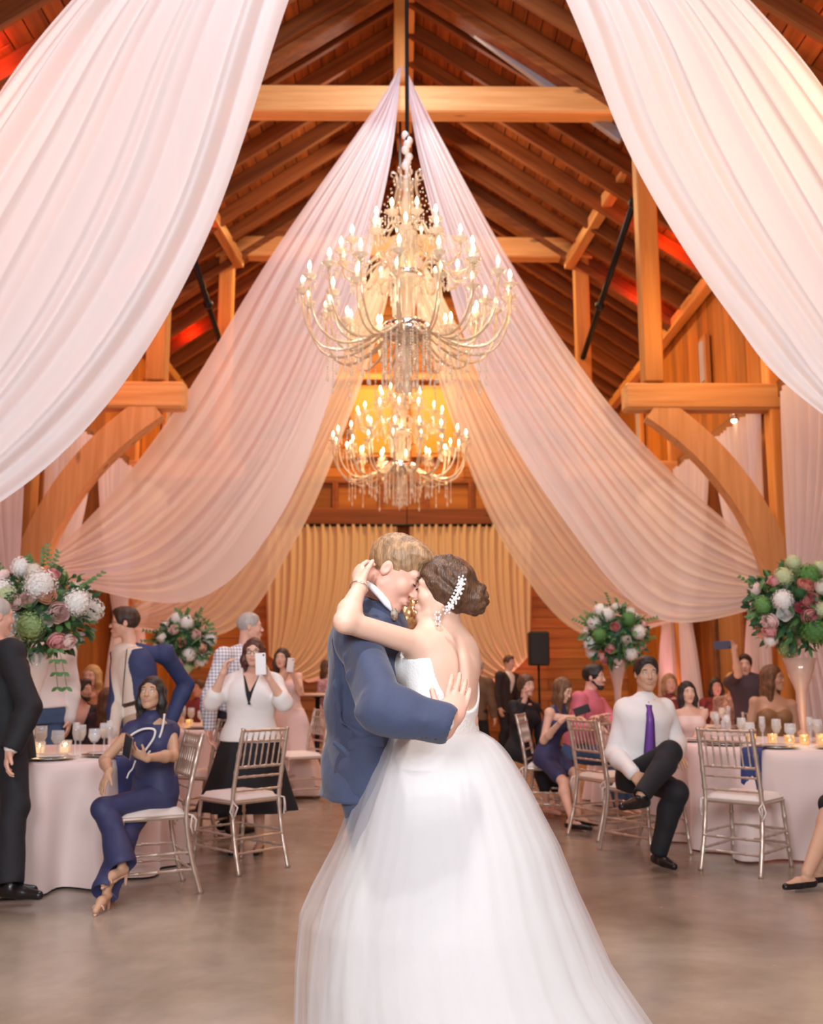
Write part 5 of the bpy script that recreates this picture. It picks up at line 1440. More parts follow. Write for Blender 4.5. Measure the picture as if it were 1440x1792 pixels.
standing('tall man in blue checked shirt with cropped grey hair, standing behind the woman in white', (438, 1098), 405, Y, 120, h=.008, skin='rosy', hair=('crop', 'grey'), hf=fac(100), bulk=1.12, shoR=P(385, 1148, Y - .22), shoL=P(452, 1150, Y + .18),
         elR=P(366, 1220, Y - .26), wrR=P(366, 1272, Y - .26), hdR=V((.1, -.1, -1)), hnR=V((.8, -.2, 0)), curlR=.4, wear=[('trousers', mat('dark_slate', (.035, .035, .05), .8), {}), ('shirt', chk, {'inf': .026, 'ainf': .022}), ('belt', Wbelt), ('shoes', Wblk)])

# young man in navy jacket
Y = 8.05
standing('young man in navy blazer and glasses turned in profile', (217, 1091), 247, Y, -38, h=.007, skin='fair', hair=('short', 'darkbrown'), glasses=True, hf=V((-.93, -.25, -.12)),
         shoL=P(298, 1143, Y + .10), shoR=P(208, 1140, Y - .02), elL=P(326, 1198, Y + .28), wrL=P(297, 1262, Y + .12), hdL=V((-.5, -.2, -.8)), hnL=V((-.5, -.6, .3)), elR=P(203, 1225, Y), wrR=P(199, 1285, Y - .15),
         wear=[('trousers', Wtan, {}), ('shirt', mat('cream_shirt', (.72, .66, .58), .75), {'inf': .012}), ('belt', Wbelt), ('jacket', Wj, {'v': .085, 'vb': .10, 'open': .115, 'lapel': False, 'ainf': .018, 'label': 'open navy blazer'}), ('shoes', Wbelt)])
jr = [o for o in COL.objects if o.name.startswith('person')][-1]
piping(jr, [(222, 1136), (219, 1165), (216, 1200), (214, 1236)], Y - .155, .0035, Wb, 'lanyard')

# pink gown woman
Y = 11.0
standing('woman in long pale pink gown holding a phone in front of her chest', (493, 1152), 508, Y, -8, fem=True, h=.009, skin='fair', hair=('long', 'darkbrown', .2), elR=P(480, 1215, Y - .1), wrR=P(500, 1183, Y - .25), elL=P(526, 1212, Y - .1), wrL=P(512, 1180, Y - .25), hdL=V((0, -.2, 1)), hdR=V((.3, -.2, .9)), curlL=.7, curlR=.7,
         wear=[('gown', mat('pale_pink_chiffon', (.78, .60, .56), .7), {'hem': .03, 'flare': .10, 't1': .25, 'label': 'floor length pale pink gown'})])
phone(P(508, 1164, Y - .33), Matrix.Rotation(.1, 3, 'Y'), 'small pale phone held by the woman in the long pink gown', (.85, .8, .78))

# woman in mauve at the left of the groom, seen in part
Y = 13.2
standing('guest in mauve patterned dress standing far back beside the groom', (574, 1168), 572, Y, 60, fem=True, h=.011, skin='fair', hair=('bob', 'brown'), wear=[('dress', mat('mauve_print', (.32, .12, .14), .7, var=.8, vscale=22, col2=(.6, .42, .42)), {'hem': .45, 'flare': .06, 'sleeve': 1.0})])

# grey haired man in dark suit at the left edge
Y = 6.15
standing('grey haired man in black suit cut off by the left edge', (-6, 1080), 8, Y, 130, h=.007, skin='rosy', hair=('crop', 'grey'), hf=fac(135), shoR=P(20, 1140, Y - .2), shoL=P(28, 1140, Y + .16), elR=P(52, 1240, Y - .26), wrR=P(20, 1308, Y - .34), curlR=.5, hdR=V((-.2, -.1, -1)),
         anR=FL(18, 1570, .085), anL=FL(2, 1560, .085), fdR=V((.95, -.2, 0)), fdL=V((.9, .2, 0)), wear=[('trousers', Wb, {'loose': .03}), ('shirt', Ww, {'inf': .01}), ('jacket', Wb, {'ainf': .024, 'inf': .03}), ('shoes', Wblk)])

# person in white shirt behind the flowers
Y = 8.6
standing('man in white shirt and jeans standing behind the tall left flowers', (70, 1090), 72, Y, 10, h=.008, skin='fair', hair=('short', 'brown'), bulk=1.15, wear=[('trousers', mat('denim', (.07, .12, .24), .8, var=.4), {}), ('belt', Wbelt), ('shirt', Ww, {'inf': .028, 'ainf': .022}), ('shoes', Wbelt)])

# seated guests beyond the left table
seated('bearded man in dark jacket seated beyond the left table', (146, 1208), 132, 9.3, 20, h=.009, skin='rosy', hair=('short', 'darkbrown'), beard='darkbrown', hf=V((.85, -.4, -.1)), wear=[('trousers', Wb), ('jacket', mat('charcoal_cloth', (.03, .022, .024), .8), {'lapel': False})])
seated('smiling blonde woman seated deep behind the bearded man', (160, 1184), 166, 11.0, -10, fem=True, h=.011, skin='rosy', hair=('bob', 'blond'), wear=[('dress', mat('rust_cloth', (.42, .18, .08), .8), {'seat': 'sit', 'sleeve': 1.0})])
seated('woman with long light brown hair seated with her back to the camera', (188, 1222), 188, 8.9, 170, fem=True, h=.009, skin='fair', hair=('long', 'chestnut', .34), face=False, wear=[('dress', mat('plum_cloth', (.06, .03, .04), .8), {'seat': 'sit', 'sleeve': 1.9})])
seated('guest in wine red shirt partly hidden beyond the second left table', (348, 1205), 345, 11.9, -30, h=.011, skin='rosy', hair=('short', 'brown'), wear=[('trousers', Wb), ('shirt', mat('wine_cloth', (.22, .04, .05), .8))])
seated('guest in pale dress seated at the far left table behind the seated woman', (330, 1240), 330, 9.6, 175, fem=True, h=.011, skin='fair', hair=('updo', 'brown'), face=False, wear=[('dress', mat('pale_pink_chiffon', 0), {'seat': 'sit'})]) if False else None

# ---- right hand side
Y = 7.35
seated('young man in white shirt and purple tie sitting with one leg crossed', (1131, 1180), 1118, Y, 35, dY=-.02, h=.006, skin='tan', hair=('short', 'black'), fs=fac(2), hf=V((.03, -1, .02)), hup=V((.02, 0, 1)), iris='brown', beard=None,
       shoR=P(1088, 1241, Y + .02), shoL=P(1168, 1240, Y + .04), elR=P(1074, 1320, Y - .05), wrR=P(1108, 1352, Y - .36), hdR=V((.35, -.6, -.6)), hnR=V((.2, .5, -.6)), curlR=.7,
       elL=P(1186, 1300, Y + .12), wrL=P(1182, 1322, Y - .08), hdL=V((.1, -.8, -.2)), 
       anL=FL(1152, 1492, .09), khL=V((.5, -.8, 1.2)), fdL=V((.35, -1, 0)), anR=P(1122, 1392, Y - .62), khR=V((1.2, -.1, 1.2)), fdR=V((-.65, -.4, -.12)),
       wear=[('trousers', Wb, {'inf': .014}), ('shirt', Ww, {'inf': .018, 'ainf': .018, 'rip': .005}), ('tie', mat('purple_silk', (.18, .07, .38), .35), {'inf': .018, 'sway': .03, 't0': .04}), ('belt', Wblk), ('shoes', Wblk)])
Y = 9.05
seated('young woman with long black hair and pale pink top', (1203, 1212), 1209, Y, 5, fem=True, h=.007, skin='fair', hair=('long', 'black', .40), hf=V((.05, -1, -.02)), wrL=P(1205, 1335, Y - .35), wrR=P(1188, 1330, Y - .3), curlL=.6, curlR=.6,
       wear=[('dress', mat('blush_crepe', (.82, .64, .60), .7), {'seat': 'sit', 't1': .26, 'sleeve': 0})])
Y = 9.25
seated('woman in sleeveless navy dress bent over her phone, long brown hair', (985, 1208), 957, Y, 68, dY=-.12, fem=True, h=.007, skin='fair', hair=('long', 'chestnut', .30), fs=fac(52), hf=V((.62, -.55, -.42)), hup=V((.35, -.2, .9)), eye='closed', elR=P(951, 1296, Y - .22), wrR=P(982, 1262, Y - .45), hdR=V((.7, -.2, .5)), curlR=.5, wrL=P(1004, 1256, Y - .25), curlL=.5,
       anR=FL(1000, 1432, .10), anL=FL(1012, 1425, .10), khR=V((.9, -.3, .8)), khL=V((.9, -.3, .9)), fdR=V((.8, -.6, 0)), fdL=V((.8, -.6, 0)), heel=True, wear=[('dress', Wn, {'seat': 'sit', 'len': .72, 't1': .285}), ('shoes', Wblk, {'style': 'flat'})])
phone(P(1018, 1243, Y - .42), Matrix.Rotation(1.2, 3, 'Y') @ Matrix.Rotation(.4, 3, 'X'), 'dark phone read by the woman in the navy dress', (.05, .05, .06))
Y = 9.9
seated('woman all in black seated with a hand at her mouth', (921, 1200), 910, Y, 40, fem=True, h=.009, skin='rosy', hair=('updo', 'brown'), hf=V((.5, -.85, -.05)), elR=P(905, 1262, Y - .2), wrR=P(918, 1224, Y - .25), hdR=V((.1, -.1, 1)), curlR=.8, wear=[('dress', Wb, {'seat': 'sit', 'sleeve': 1.7, 'len': 1.6})])
Y = 9.75
seated('bearded man in pink shirt seated at the second right table', (1040, 1186), 1012, Y, 50, h=.008, skin='rosy', hair=('short', 'black'), beard='black', hf=V((.85, -.5, -.08)), bulk=1.08, elR=P(1010, 1290, Y - .3), wrR=P(1042, 1262, Y - .45), elL=P(1082, 1275, Y - .1), wrL=P(1052, 1258, Y - .4), wear=[('trousers', mat('denim', 0)), ('shirt', mat('pink_oxford', (.62, .16, .22), .75), {'inf': .02, 'ainf': .018, 'sleeve': 1.5})])
Y = 16.0
standing('man in dark suit standing far back by the gold curtain', (891, 1160), 884, Y, 40, h=.012, skin='rosy', hair=('short', 'brown'), wear=[('trousers', Wb), ('shirt', Ww), ('jacket', mat('charcoal_cloth', 0), {'lapel': False})])
standing('guest in brown jacket standing far back behind the bride', (838, 1168), 834, 14.5, 150, h=.012, skin='fair', hair=('short', 'grey'), face=False, wear=[('trousers', Wb), ('jacket', mat('brown_tweed', (.14, .08, .045), .8), {'lapel': False})])
seated('dark haired woman lit red, seated deep behind the young woman in pink', (1253, 1202), 1252, 12.0, -5, fem=True, h=.010, skin='rosy', hair=('long', 'black', .3), wear=[('dress', mat('dark_red_cloth', (.20, .03, .03), .8), {'seat': 'sit', 'sleeve': 1.2})])
seated('older blonde woman in patterned blouse seated deep in the right corner', (1281, 1194), 1284, 11.5, -15, fem=True, h=.009, skin='rosy', hair=('crop', 'blond'), wear=[('dress', mat('floral_blouse', (.30, .12, .08), .8, var=.9, vscale=40, col2=(.62, .42, .34)), {'seat': 'sit', 'sleeve': 1.5})])
Y = 10.8
standing('guest in dark top raising a phone overhead with one arm', (1303, 1164), 1318, Y, -20, h=.009, skin='fair', hair=('short', 'darkbrown'), H=1.62, elR=P(1292, 1180, Y - .25), wrR=P(1285, 1142, Y - .32), hdR=V((-.25, 0, 1)), hnR=V((-.7, -.5, 0)), curlR=.6, wear=[('trousers', Wb), ('shirt', mat('plum_shirt', (.07, .045, .06), .8), {'inf': .02, 'sleeve': .8})])
phone(P(1264, 1129, Y - .38), Matrix.Rotation(pi / 2 - .05, 3, 'Y'), 'dark blue phone held sideways high above the crowd', (.10, .12, .20), sz=(.085, .012, .18))
Y = 9.4
seated('woman with long dark blonde hair in a strapless dress beyond the right table', (1353, 1187), 1350, Y, 10, fem=True, h=.007, skin='tan', hair=('long', 'chestnut', .30), fs=fac(0), hf=V((.72, -.66, -.15)), wear=[('dress', mat('gold_cloth', (.30, .16, .07), .5), {'seat': 'sit', 't1': .215})])
seated('man with dark hair seated behind the blonde woman in the strapless dress', (1336, 1170), 1338, 10.4, -10, h=.010, skin='rosy', hair=('short', 'darkbrown'), wear=[('trousers', Wb), ('shirt', mat('grey_shirt', (.12, .11, .12), .8))]) if False else None
# guest in black at the right edge
Y = 6.75
seated('guest in black dress and flat black shoes cut off by the right edge', (1560, 1150), 1530, Y, -62, fem=True, h=.007, skin='tan', hair=('long', 'darkbrown', .3), anR=FL(1412, 1528, .10), anL=FL(1430, 1520, .10), khR=V((-.5, -.6, 1)), khL=V((-.5, -.6, 1)), fdR=V((-.95, -.35, 0)), fdL=V((-.9, -.4, 0)),
       wear=[('dress', Wb, {'seat': 'sit', 'len': 1.0, 'sleeve': 1.9}), ('shoes', Wblk, {'style': 'flat'})])
seated('red haired guest seated far back between the purple tie and the flowers', (1172, 1196), 1176, 11.6, 0, fem=True, h=.011, skin='rosy', hair=('bob', 'ginger'), wear=[('dress', mat('dark_red_cloth', 0), {'seat': 'sit', 'sleeve': 1.2})])

# ================================================================== FLOWERS
M_leaf = mat('leaf_green', (.055, .16, .045), .5, var=.9, vscale=9, col2=(.13, .26, .08))
M_leafd = mat('leaf_dark', (.02, .085, .035), .5, var=.8, vscale=9, col2=(.05, .14, .06))
BL = {}
def rose_mesh(col):
    k = ('rose', col)
    if k not in BL:
        mb = MB()
        for i, (r, h, op) in enumerate(((.13, .96, 1), (.27, 1.0, 1), (.43, .98, 1), (.60, .92, 1), (.80, .80, 1.04), (1.0, .58, 1.12))):
            n = 20; rows = []
            for j in range(5):
                t = j / 4; row = []
                for q in range(n):
                    a = 2 * pi * q / n + i * .9; lobe = 1 + .07 * (i > 0) * cos((3 if i < 3 else 5) * a + i)
                    rr = r * (.42 + .60 * sin(pi * (.10 + .58 * t))) * (op if t == 1 else 1) * lobe; row.append(V((rr * cos(a), rr * sin(a), -.55 + (h + .35) * t * (1 if i < 4 or t < 1 else .93) + .05 * cos(5 * a + i))))
                rows.append(row)
            mb.grid(rows, closed=True)
        mb.ball((0, 0, -.28), (.60, .60, .40), 12, 6)
        BL[k] = mb.mesh('rose', mat('petal_%d' % len(BL), col, .55, var=.5, vscale=3, col2=tuple(min(1, c * 1.25 + .06) for c in col), translucent=.15))
    return BL[k]
def hyd_mesh(col):
    k = ('hyd', col)
    if k not in BL:
        mb = MB().ball((0, 0, 0), .80, 14, 8); rnd = random.Random(4)
        for i in range(110):
            zz = 1 - 2 * (i + .5) / 110; a = i * 2.39996; r = sqrt(1 - zz * zz); d = V((r * cos(a), r * sin(a), zz)); u = d.orthogonal().normalized(); w_ = d.cross(u); s0 = rnd.uniform(0, 2)
            for q in range(4):
                b_ = s0 + q * pi / 2; p = (u * cos(b_) + w_ * sin(b_)); p2 = d.cross(p); c = d * rnd.uniform(.80, 1.04)
                mb.add([c, c + p * .10 + p2 * .075 + d * .03, c + p * .19 + d * .035, c + p * .10 - p2 * .075 + d * .03], [(0, 1, 2, 3)])
        BL[k] = mb.mesh('hydrangea', mat('petal_%d' % len(BL), col, .6, var=.5, vscale=6, col2=tuple(min(1, c * .82) for c in col), translucent=.1))
    return BL[k]
def leaf_geo(mb, p, d, n, L_, w_):
    d = d.normalized(); s_ = d.cross(n).normalized(); n = s_.cross(d); rows = []
    for i in range(6):
        t = i / 5; ww = w_ * sin(pi * (t * .92 + .05)) ** .8; c = p + d * L_ * t - n * L_ * .35 * t * t * .6
        rows.append([c - s_ * ww + n * ww * .3, c, c + s_ * ww + n * ww * .3])
    mb.grid(rows)
def arrangement(c, r, blooms, label, fill, seed, nleaf=260, Yc=None, trail=True):
    """blooms: (direction or px position, kind, colour, radius); fill adds blooms on the unseen sides"""
    rnd = random.Random(seed); root = empty('flower_arrangement', c, label, 'flowers', 'tall flower arrangements')
    kid('moss_ball', MB().ball((0, 0, 0), (r * .62, r * .62, r * .58), 16, 10).mesh('moss_ball', M_leafd), root)
    for part, mm, cnt, L0 in (('foliage', M_leaf, nleaf, .085), ('dark_foliage', M_leafd, nleaf, .10)):
        mb = MB()
        for i in range(cnt):
            d = V((rnd.gauss(0, 1), rnd.gauss(0, 1), rnd.gauss(0, .8) - (.15 if part[0] == 'd' else -.1))).normalized()
            p = V((d.x, d.y, d.z * .92)) * r * rnd.uniform(.62, .92); q = (d + V((rnd.gauss(0, .6), rnd.gauss(0, .6), rnd.gauss(0, .6)))).normalized()
            leaf_geo(mb, p, q, V((rnd.gauss(0, 1), rnd.gauss(0, 1), 1)), L0 * rnd.uniform(.6, 1.15), .018 * rnd.uniform(.7, 1.3))
        if part[0] == 'f':
            for i in range(11):         # sprays standing out of the ball
                d = V((rnd.gauss(0, 1), rnd.gauss(0, .7), rnd.uniform(-.3, 1.2))).normalized(); p0 = d * r * .75; e = (d + V((rnd.gauss(0, .25), 0, rnd.gauss(0, .25)))).normalized(); Ls = r * rnd.uniform(.35, .62)
                mb.tube([p0, p0 + e * Ls], .0025, 4)
                for k in range(5):
                    for sg in (-1, 1): leaf_geo(mb, p0 + e * Ls * (.3 + .7 * k / 4), (e + e.orthogonal().normalized() * sg * 1.1), V((0, -1, .3)), .034, .010)
            if trail:
                for i in range(5):
                    a = rnd.uniform(-2.9, -.2); p0 = V((cos(a) * r * .6, sin(a) * r * .6, -r * .55)); pts = [p0 + V((cos(a) * .05 * k, sin(a) * .05 * k, -.055 * k - .006 * k * k)) for k in range(5)]
                    mb.tube(pts, .0025, 4)
                    for q in pts:
                        for sg in (-1, 1): leaf_geo(mb, q, V((sg, -.3, -.6)), V((0, -1, .3)), .045, .013)
        kid(part, mb.mesh(part, mm), root)['kind'] = 'stuff'
    pl = []
    for (px, py, kind, col, rp) in blooms:
        v = P(px, py, Yc) - c; h = sqrt(max(0, 1 - min(.96, (v.x / r) ** 2 + (v.z / (r * .95)) ** 2))); p = V((v.x, -h * r * .86, v.z)); pl.append((p, kind, col, rp * Yc / (1650. if kind == 'rose' else 1800.)))
    for i in range(fill[0]):
        zz = 1 - 2 * (i + .5) / fill[0]; a = i * 2.39996 + seed; q = sqrt(1 - zz * zz); d = V((q * cos(a), q * sin(a), zz))
        if blooms and d.y < .15: continue
        kind, col, rr = fill[1][rnd.randrange(len(fill[1]))]; pl.append((d * r * .84, kind, col, rr))
    for p, kind, col, rr in pl:
        d = p.normalized(); Rm = d.to_track_quat('Z', 'Y').to_matrix().to_4x4(); me = rose_mesh(col) if kind == 'rose' else hyd_mesh(col)
        kid(kind if kind == 'rose' else 'hydrangea', me, root, Matrix.Translation(p) @ Rm @ Matrix.Rotation(rnd.uniform(0, 6), 4, 'Z') @ Matrix.Scale(rr, 4))
    return root
WHT = (.92, .91, .88); CRM = (.84, .80, .70); PNK = (.80, .38, .38); BLS = (.86, .62, .58); COR = (.85, .38, .30); DPK = (.66, .14, .20); GRN = (.36, .52, .22); PGR = (.62, .70, .42); PCH = (.86, .52, .36)
c = P(76, 1070, 7.0)
arrangement(c, .37, [(22, 1040, 'h', WHT, 26), (42, 1098, 'h', WHT, 28), (95, 1030, 'h', WHT, 29), (150, 1058, 'h', WHT, 25), (50, 996, 'h', WHT, 19), (78, 1004, 'h', CRM, 14), (39, 1048, 'h', PGR, 19), (80, 1098, 'h', GRN, 27), (-8, 1075, 'h', WHT, 22),
    (58, 1060, 'rose', BLS, 13), (80, 1056, 'rose', BLS, 14), (107, 1048, 'rose', PCH, 15), (124, 1076, 'rose', BLS, 17), (53, 1105, 'rose', BLS, 13), (64, 1120, 'rose', CRM, 11), (117, 1122, 'rose', PNK, 15), (131, 1124, 'rose', BLS, 14), (108, 1086, 'rose', CRM, 13), (22, 1124, 'rose', PNK, 11), (110, 1012, 'rose', PNK, 12), (12, 1010, 'rose', BLS, 12)],
    'large white hydrangea and pink rose arrangement on the left front table', (26, [('h', WHT, .10), ('rose', BLS, .055), ('h', GRN, .09)]), 3, Yc=7.0)
c = P(1393, 1062, 8.0)
arrangement(c, .40, [(1383, 1031, 'rose', COR, 14), (1386, 1057, 'rose', PNK, 14), (1388, 1082, 'rose', PNK, 15), (1407, 1071, 'h', PGR, 16), (1425, 1055, 'rose', PNK, 13), (1422, 1086, 'rose', PCH, 11), (1433, 1015, 'rose', PCH, 15), (1410, 1034, 'rose', CRM, 14), (1346, 1055, 'h', WHT, 19),
    (1350, 1076, 'rose', WHT, 13), (1352, 1014, 'h', PGR, 17), (1337, 1021, 'rose', PNK, 10), (1371, 1068, 'rose', DPK, 9), (1332, 1090, 'rose', BLS, 14), (1334, 1106, 'rose', PNK, 12), (1340, 1120, 'h', WHT, 13), (1400, 1106, 'h', (.10, .26, .06), 26), (1425, 1110, 'h', (.10, .26, .06), 18), (1320, 1062, 'h', (.16, .36, .10), 17), (1376, 988, 'h', PGR, 15), (1420, 996, 'h', PGR, 13), (1444, 1044, 'rose', WHT, 14), (1392, 1012, 'h', (.12, .30, .07), 20), (1372, 1044, 'h', (.03, .12, .04), 12)],
    'tall arrangement of coral roses and much greenery on the right front table', (26, [('rose', COR, .06), ('h', GRN, .09), ('rose', BLS, .06)]), 5, nleaf=380, Yc=8.0, trail=False)
c = P(322, 1124, 10.4)
arrangement(c, .31, [], 'smaller peach and white arrangement on the second left table', (34, [('rose', BLS, .055), ('rose', CRM, .06), ('h', WHT, .075), ('rose', PCH, .05), ('h', PGR, .07)]), 8, nleaf=260, Yc=10.7, trail=False)
c = P(1077, 1112, 10.3)
arrangement(c, .35, [], 'round arrangement of white and magenta roses on the second right table', (36, [('rose', DPK, .045), ('rose', BLS, .05), ('rose', CRM, .055), ('h', WHT, .075), ('h', (.14, .32, .09), .08), ('rose', PNK, .05)]), 11, nleaf=260, Yc=10.3, trail=False)

M_glass = mat('clear_glass', (.92, .93, .95), .05, 0, spec=.9, transp=.72, coat=.3)
M_gglass = mat('gold_mercury_glass', (.80, .60, .34), .22, .6, transp=.2, emit=(1., .6, .2), estr=.25)
M_rglass = mat('rose_glass', (.80, .58, .50), .08, .1, spec=.9, transp=.55, coat=.4)
M_flame = mat('candle_flame', (1, .8, .4), .5, emit=(1., .72, .34), estr=9.)
def vase(c, h, rt, m_, label):
    root = empty('vase', c, label, 'vase', 'tall trumpet vases')
    kid('foot', MB().lathe([(0, 0), (.075, 0), (.078, .008), (.05, .016), (.02, .03), (0, .03)], n=20).mesh('foot', m_), root)
    kid('bowl', MB().lathe([(.018, .03), (.026, .05), (.022, .08), (.030, .20), (.042, .40), (rt * .72, h * .8), (rt, h), (rt - .004, h), (rt * .72 - .004, h * .8), (.037, .40), (.025, .20), (0, .10)], n=24).mesh('bowl', m_), root)
    kid('crystal_collar', MB().lathe([(.024, .05), (.040, .06), (.044, .075), (.040, .09), (.024, .10)], n=14, wave=(.08, 7)).mesh('crystal_collar', m_), root)
    return root
vase(V((P(66, 1100, 7.0).x, 7.0, .757)), .68, .115, M_glass, 'tall clear trumpet vase on the left front table')
vase(V((P(1395, 1100, 8.0).x, 8.0, .757)), .66, .13, M_rglass, 'tall rose tinted trumpet vase on the right front table')
vase(V((P(322, 1100, 10.4).x, 10.4, .757)), .72, .10, M_rglass, 'tall trumpet vase on the second left table')
vase(V((P(1077, 1100, 10.3).x, 10.3, .757)), .70, .11, M_rglass, 'tall trumpet vase on the second right table')

def goblet_mesh(h, r, stem=True):
    if stem: pr = [(0, 0), (r * .95, 0), (r * .95, .004), (.008, .010), (.006, h * .45), (r * .55, h * .5), (r, h * .68), (r * .92, h), (r * .92 - .002, h), (r - .003, h * .68), (r * .5, h * .52), (0, h * .5)]
    else: pr = [(0, 0), (r * .8, 0), (r * .85, .01), (r, h), (r - .003, h), (r * .8, .012), (0, .012)]
    return MB().lathe(pr, n=16).mesh('glass_bowl', M_glass)
GM = {'water_goblet': goblet_mesh(.17, .042), 'wine_glass': goblet_mesh(.20, .036), 'champagne_flute': goblet_mesh(.22, .024)}
wine = {k: MB().lathe([(0, h * .52), (r * .5, h * .53), (r * .95, h * .68), (r * .93, h * .80), (0, h * .80)], n=14).mesh('drink', mat('drink_' + k, col, .1, transp=.4)) for k, h, r, col in (('water_goblet', .17, .040, (.85, .82, .76)), ('wine_glass', .20, .034, (.75, .52, .22)), ('champagne_flute', .22, .022, (.60, .34, .24)))}
vg = MB().lathe([(0, 0), (.030, 0), (.036, .02), (.038, .075), (.035, .075), (.033, .02), (0, .012)], n=16).mesh('votive_cup', M_gglass)
vgc = MB().lathe([(0, 0), (.030, 0), (.036, .02), (.038, .085), (.035, .085), (.033, .02), (0, .012)], n=16).mesh('votive_cup', M_glass)
vc = MB().lathe([(0, .012), (.026, .013), (.026, .045), (0, .046)], n=12).mesh('wax', mat('ivory_wax', (.9, .78, .55), .5, emit=(1., .6, .25), estr=.7))
vf = MB().lathe([(0, .046), (.005, .052), (.006, .060), (0, .078)], n=8).mesh('flame', M_flame)
pl_ = MB().lathe([(0, .004), (.10, .004), (.155, .014), (.160, .018), (.155, .018), (.10, .009), (0, .009)], n=30).mesh('rim', mat('silver_charger', (.62, .58, .55), .2, .9))
pl2 = MB().lathe([(0, .018), (.08, .018), (.115, .026), (.12, .028), (.08, .022), (0, .022)], n=28).mesh('dinner_plate', mat('white_china', (.85, .83, .80), .2))
def setting(c, R_, seed, where, n, arc, gold):
    rnd = random.Random(seed)
    def putg(kind, p):
        t = empty(kind, p, {'water_goblet': f'clear water goblet among the glasses on the {where} table', 'wine_glass': f'stemmed wine glass among the glasses on the {where} table', 'champagne_flute': f'slim champagne flute among the glasses on the {where} table'}[kind], 'glass', f'{kind.replace("_", " ").replace("glass", "glasse")}s on the {where} table')
        kid('glass_bowl', GM[kind], t); kid('drink', wine[kind], t)
    for i in range(n):
        a = arc[0] + (arc[1] - arc[0]) * i / (n - 1); u = V((cos(a), sin(a), 0)); s_ = V((-sin(a), cos(a), 0))
        t = empty('place_setting', c + u * (R_ - .20) + Z * .757, f'silver charger with white plate on the {where} table', 'plate', f'plates on the {where} table')
        kid('charger', pl_, t); kid('dinner_plate', pl2, t)
        putg('water_goblet', c + u * (R_ - .40) + s_ * .07 + Z * .757); putg('wine_glass', c + u * (R_ - .42) - s_ * .03 + Z * .757)
        putg('champagne_flute', c + u * (R_ - .36) - s_ * .12 + Z * .757)
    for i in range(7):
        a = -pi * .95 + i * pi * .9 / 6 + rnd.uniform(-.1, .1); p = c + V((cos(a), sin(a), 0)) * rnd.uniform(.20, .36) + Z * .757
        t = empty('votive_candle', p, f'lit votive candle in a {"gold" if gold else "clear"} glass on the {where} table', 'candle', f'votives on the {where} table')
        kid('votive_cup', vg if gold else vgc, t); kid('wax', vc, t); kid('flame', vf, t)
    lamp('votive_glow', 'POINT', c + Z * .95 - V((0, .25, 0)), 1.6, (1., .62, .28), .15)
setting(TL, .88, 1, 'left front', 6, (-pi * .9, .0), False)
setting(TR, .90, 2, 'right front', 6, (-pi * 1.05, -.25), True)
setting(T3, .85, 3, 'second left', 4, (-pi * .9, -.3), True)
setting(T4, .85, 4, 'second right', 4, (-pi * .9, -.3), True)
# navy napkins hanging over the table edge
def napkin(c, R_, a, label):
    u = V((cos(a), sin(a), 0)); s_ = V((-sin(a), cos(a), 0)); rows = []
    for d, z in ((-.20, .764), (-.10, .764), (-.01, .766), (.022, .755), (.040, .70), (.050, .62), (.060, .54), (.066, .47)):
        rows.append([c + u * (R_ + d + .008 * sin(k * 1.3)) + s_ * (-.075 + .15 * k / 6) + Z * z for k in range(7)])
    g2 = [[p + u * .004 + Z * .004 for p in r] for r in rows][::-1]
    o = link('napkin', MB().grid(rows + g2).mesh('napkin', M_runner)); tag(o, label, 'napkin', 'navy napkins')
napkin(TR, .90, atan2(-.71, -.55), 'navy blue napkin hanging over the edge of the right front table')
napkin(TL, .88, atan2(-.50, .72), 'navy blue napkin hanging over the left front table behind the seated woman')

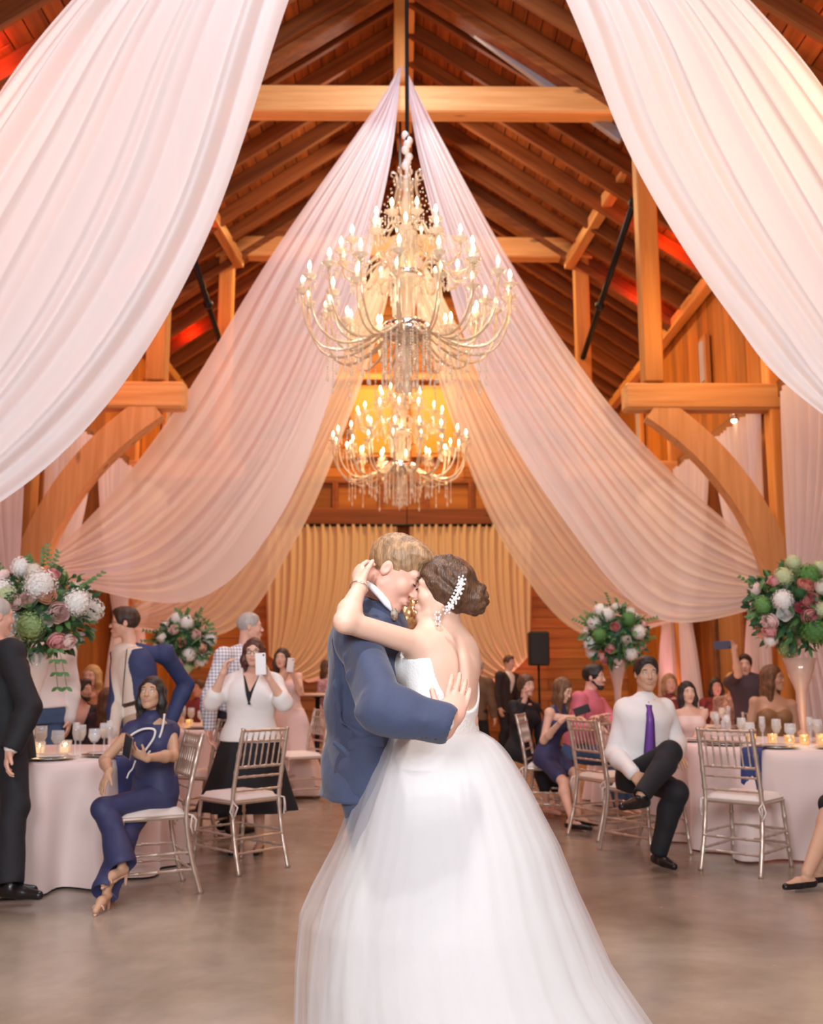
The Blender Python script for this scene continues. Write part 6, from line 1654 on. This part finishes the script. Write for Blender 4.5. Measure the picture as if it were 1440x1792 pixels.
# ================================================================== SMALL THINGS
sp = P(942, 1135, 17.2)
root = empty('loudspeaker', sp, 'black loudspeaker on a stand by the gold curtain', 'speaker')
kid('cabinet', MB().box((0, 0, 0), (.34, .32, .58), bev=.03).mesh('cabinet', mat('speaker_black', (.012, .012, .013), .6)), root)
kid('grille', MB().box((0, -.165, 0), (.30, .012, .54), bev=.01).mesh('grille', mat('speaker_mesh', (.03, .03, .032), .5, .4)), root)
root = empty('speaker_stand', (sp.x, sp.y, 0), 'black tripod stand under the loudspeaker', 'stand')
kid('pole', MB().tube([(0, 0, .25), (0, 0, sp.z - .29)], .02, 8).mesh('pole', M_iron), root)
for k in range(3): kid('leg', MB().tube([(0, 0, .75), (.42 * cos(k * 2.1 + .3), .42 * sin(k * 2.1 + .3), .015)], .014, 6).mesh('leg', M_iron), root)
c = P(1307, 728, 11.95)
root = empty('wall_spotlight', (XC + WX - .2, 11.95, c.z), 'small bright lamp on the right curtain rail', 'lamp')
kid('lamp_head', MB().lathe([(.0, -.05), (.035, -.05), (.045, .05), (.02, .07), (0, .07)], n=14).mesh('lamp_head', M_chr), root)
kid('bulb', MB().ball((0, 0, -.055), .035, 10, 6).mesh('spot_bulb', M_bulb), root)
# third, small chandelier beyond the dancing couple
src = [o for o in COL.objects if o.name == 'chandelier.001'][0]
t3 = copy_tree(src); t3.scale = (.45,) * 3; q = P(712, 1108, 18.2); t3.location = q; t3['label'] = 'small golden chandelier glimpsed between the faces of the couple'
for ch in list(t3.children):
    if ch.name.startswith('suspension_rod'): z0_, z1_ = [f_([v_.co.z for v_ in ch.data.vertices]) for f_ in (min, max)]; sz_ = ((ZR - .1 - q.z) / .45 - 1.8) / (z1_ - z0_); ch.scale = (1, 1, sz_); ch.location = (0, 0, 1.8 - z0_ * sz_)

# tell look-alikes on a table apart by their order from the left, the near ones first
ORD = ['first', 'second', 'third', 'fourth', 'fifth', 'sixth', 'seventh', 'eighth', 'ninth', 'tenth']
for nm in ('water_goblet', 'wine_glass', 'champagne_flute', 'place_setting', 'votive_candle'):
    gr = {}
    for o in COL.objects:
        if o.parent is None and o.name.split('.')[0] == nm: gr.setdefault(o['group'], []).append(o)
    for g, os_ in gr.items():
        os_.sort(key=lambda o: (o.location.x / o.location.y))
        for i, o in enumerate(os_): o['label'] = o['label'].replace(' among the glasses', '').replace(' in a ', ' in ') + f', {ORD[i]} from the left'
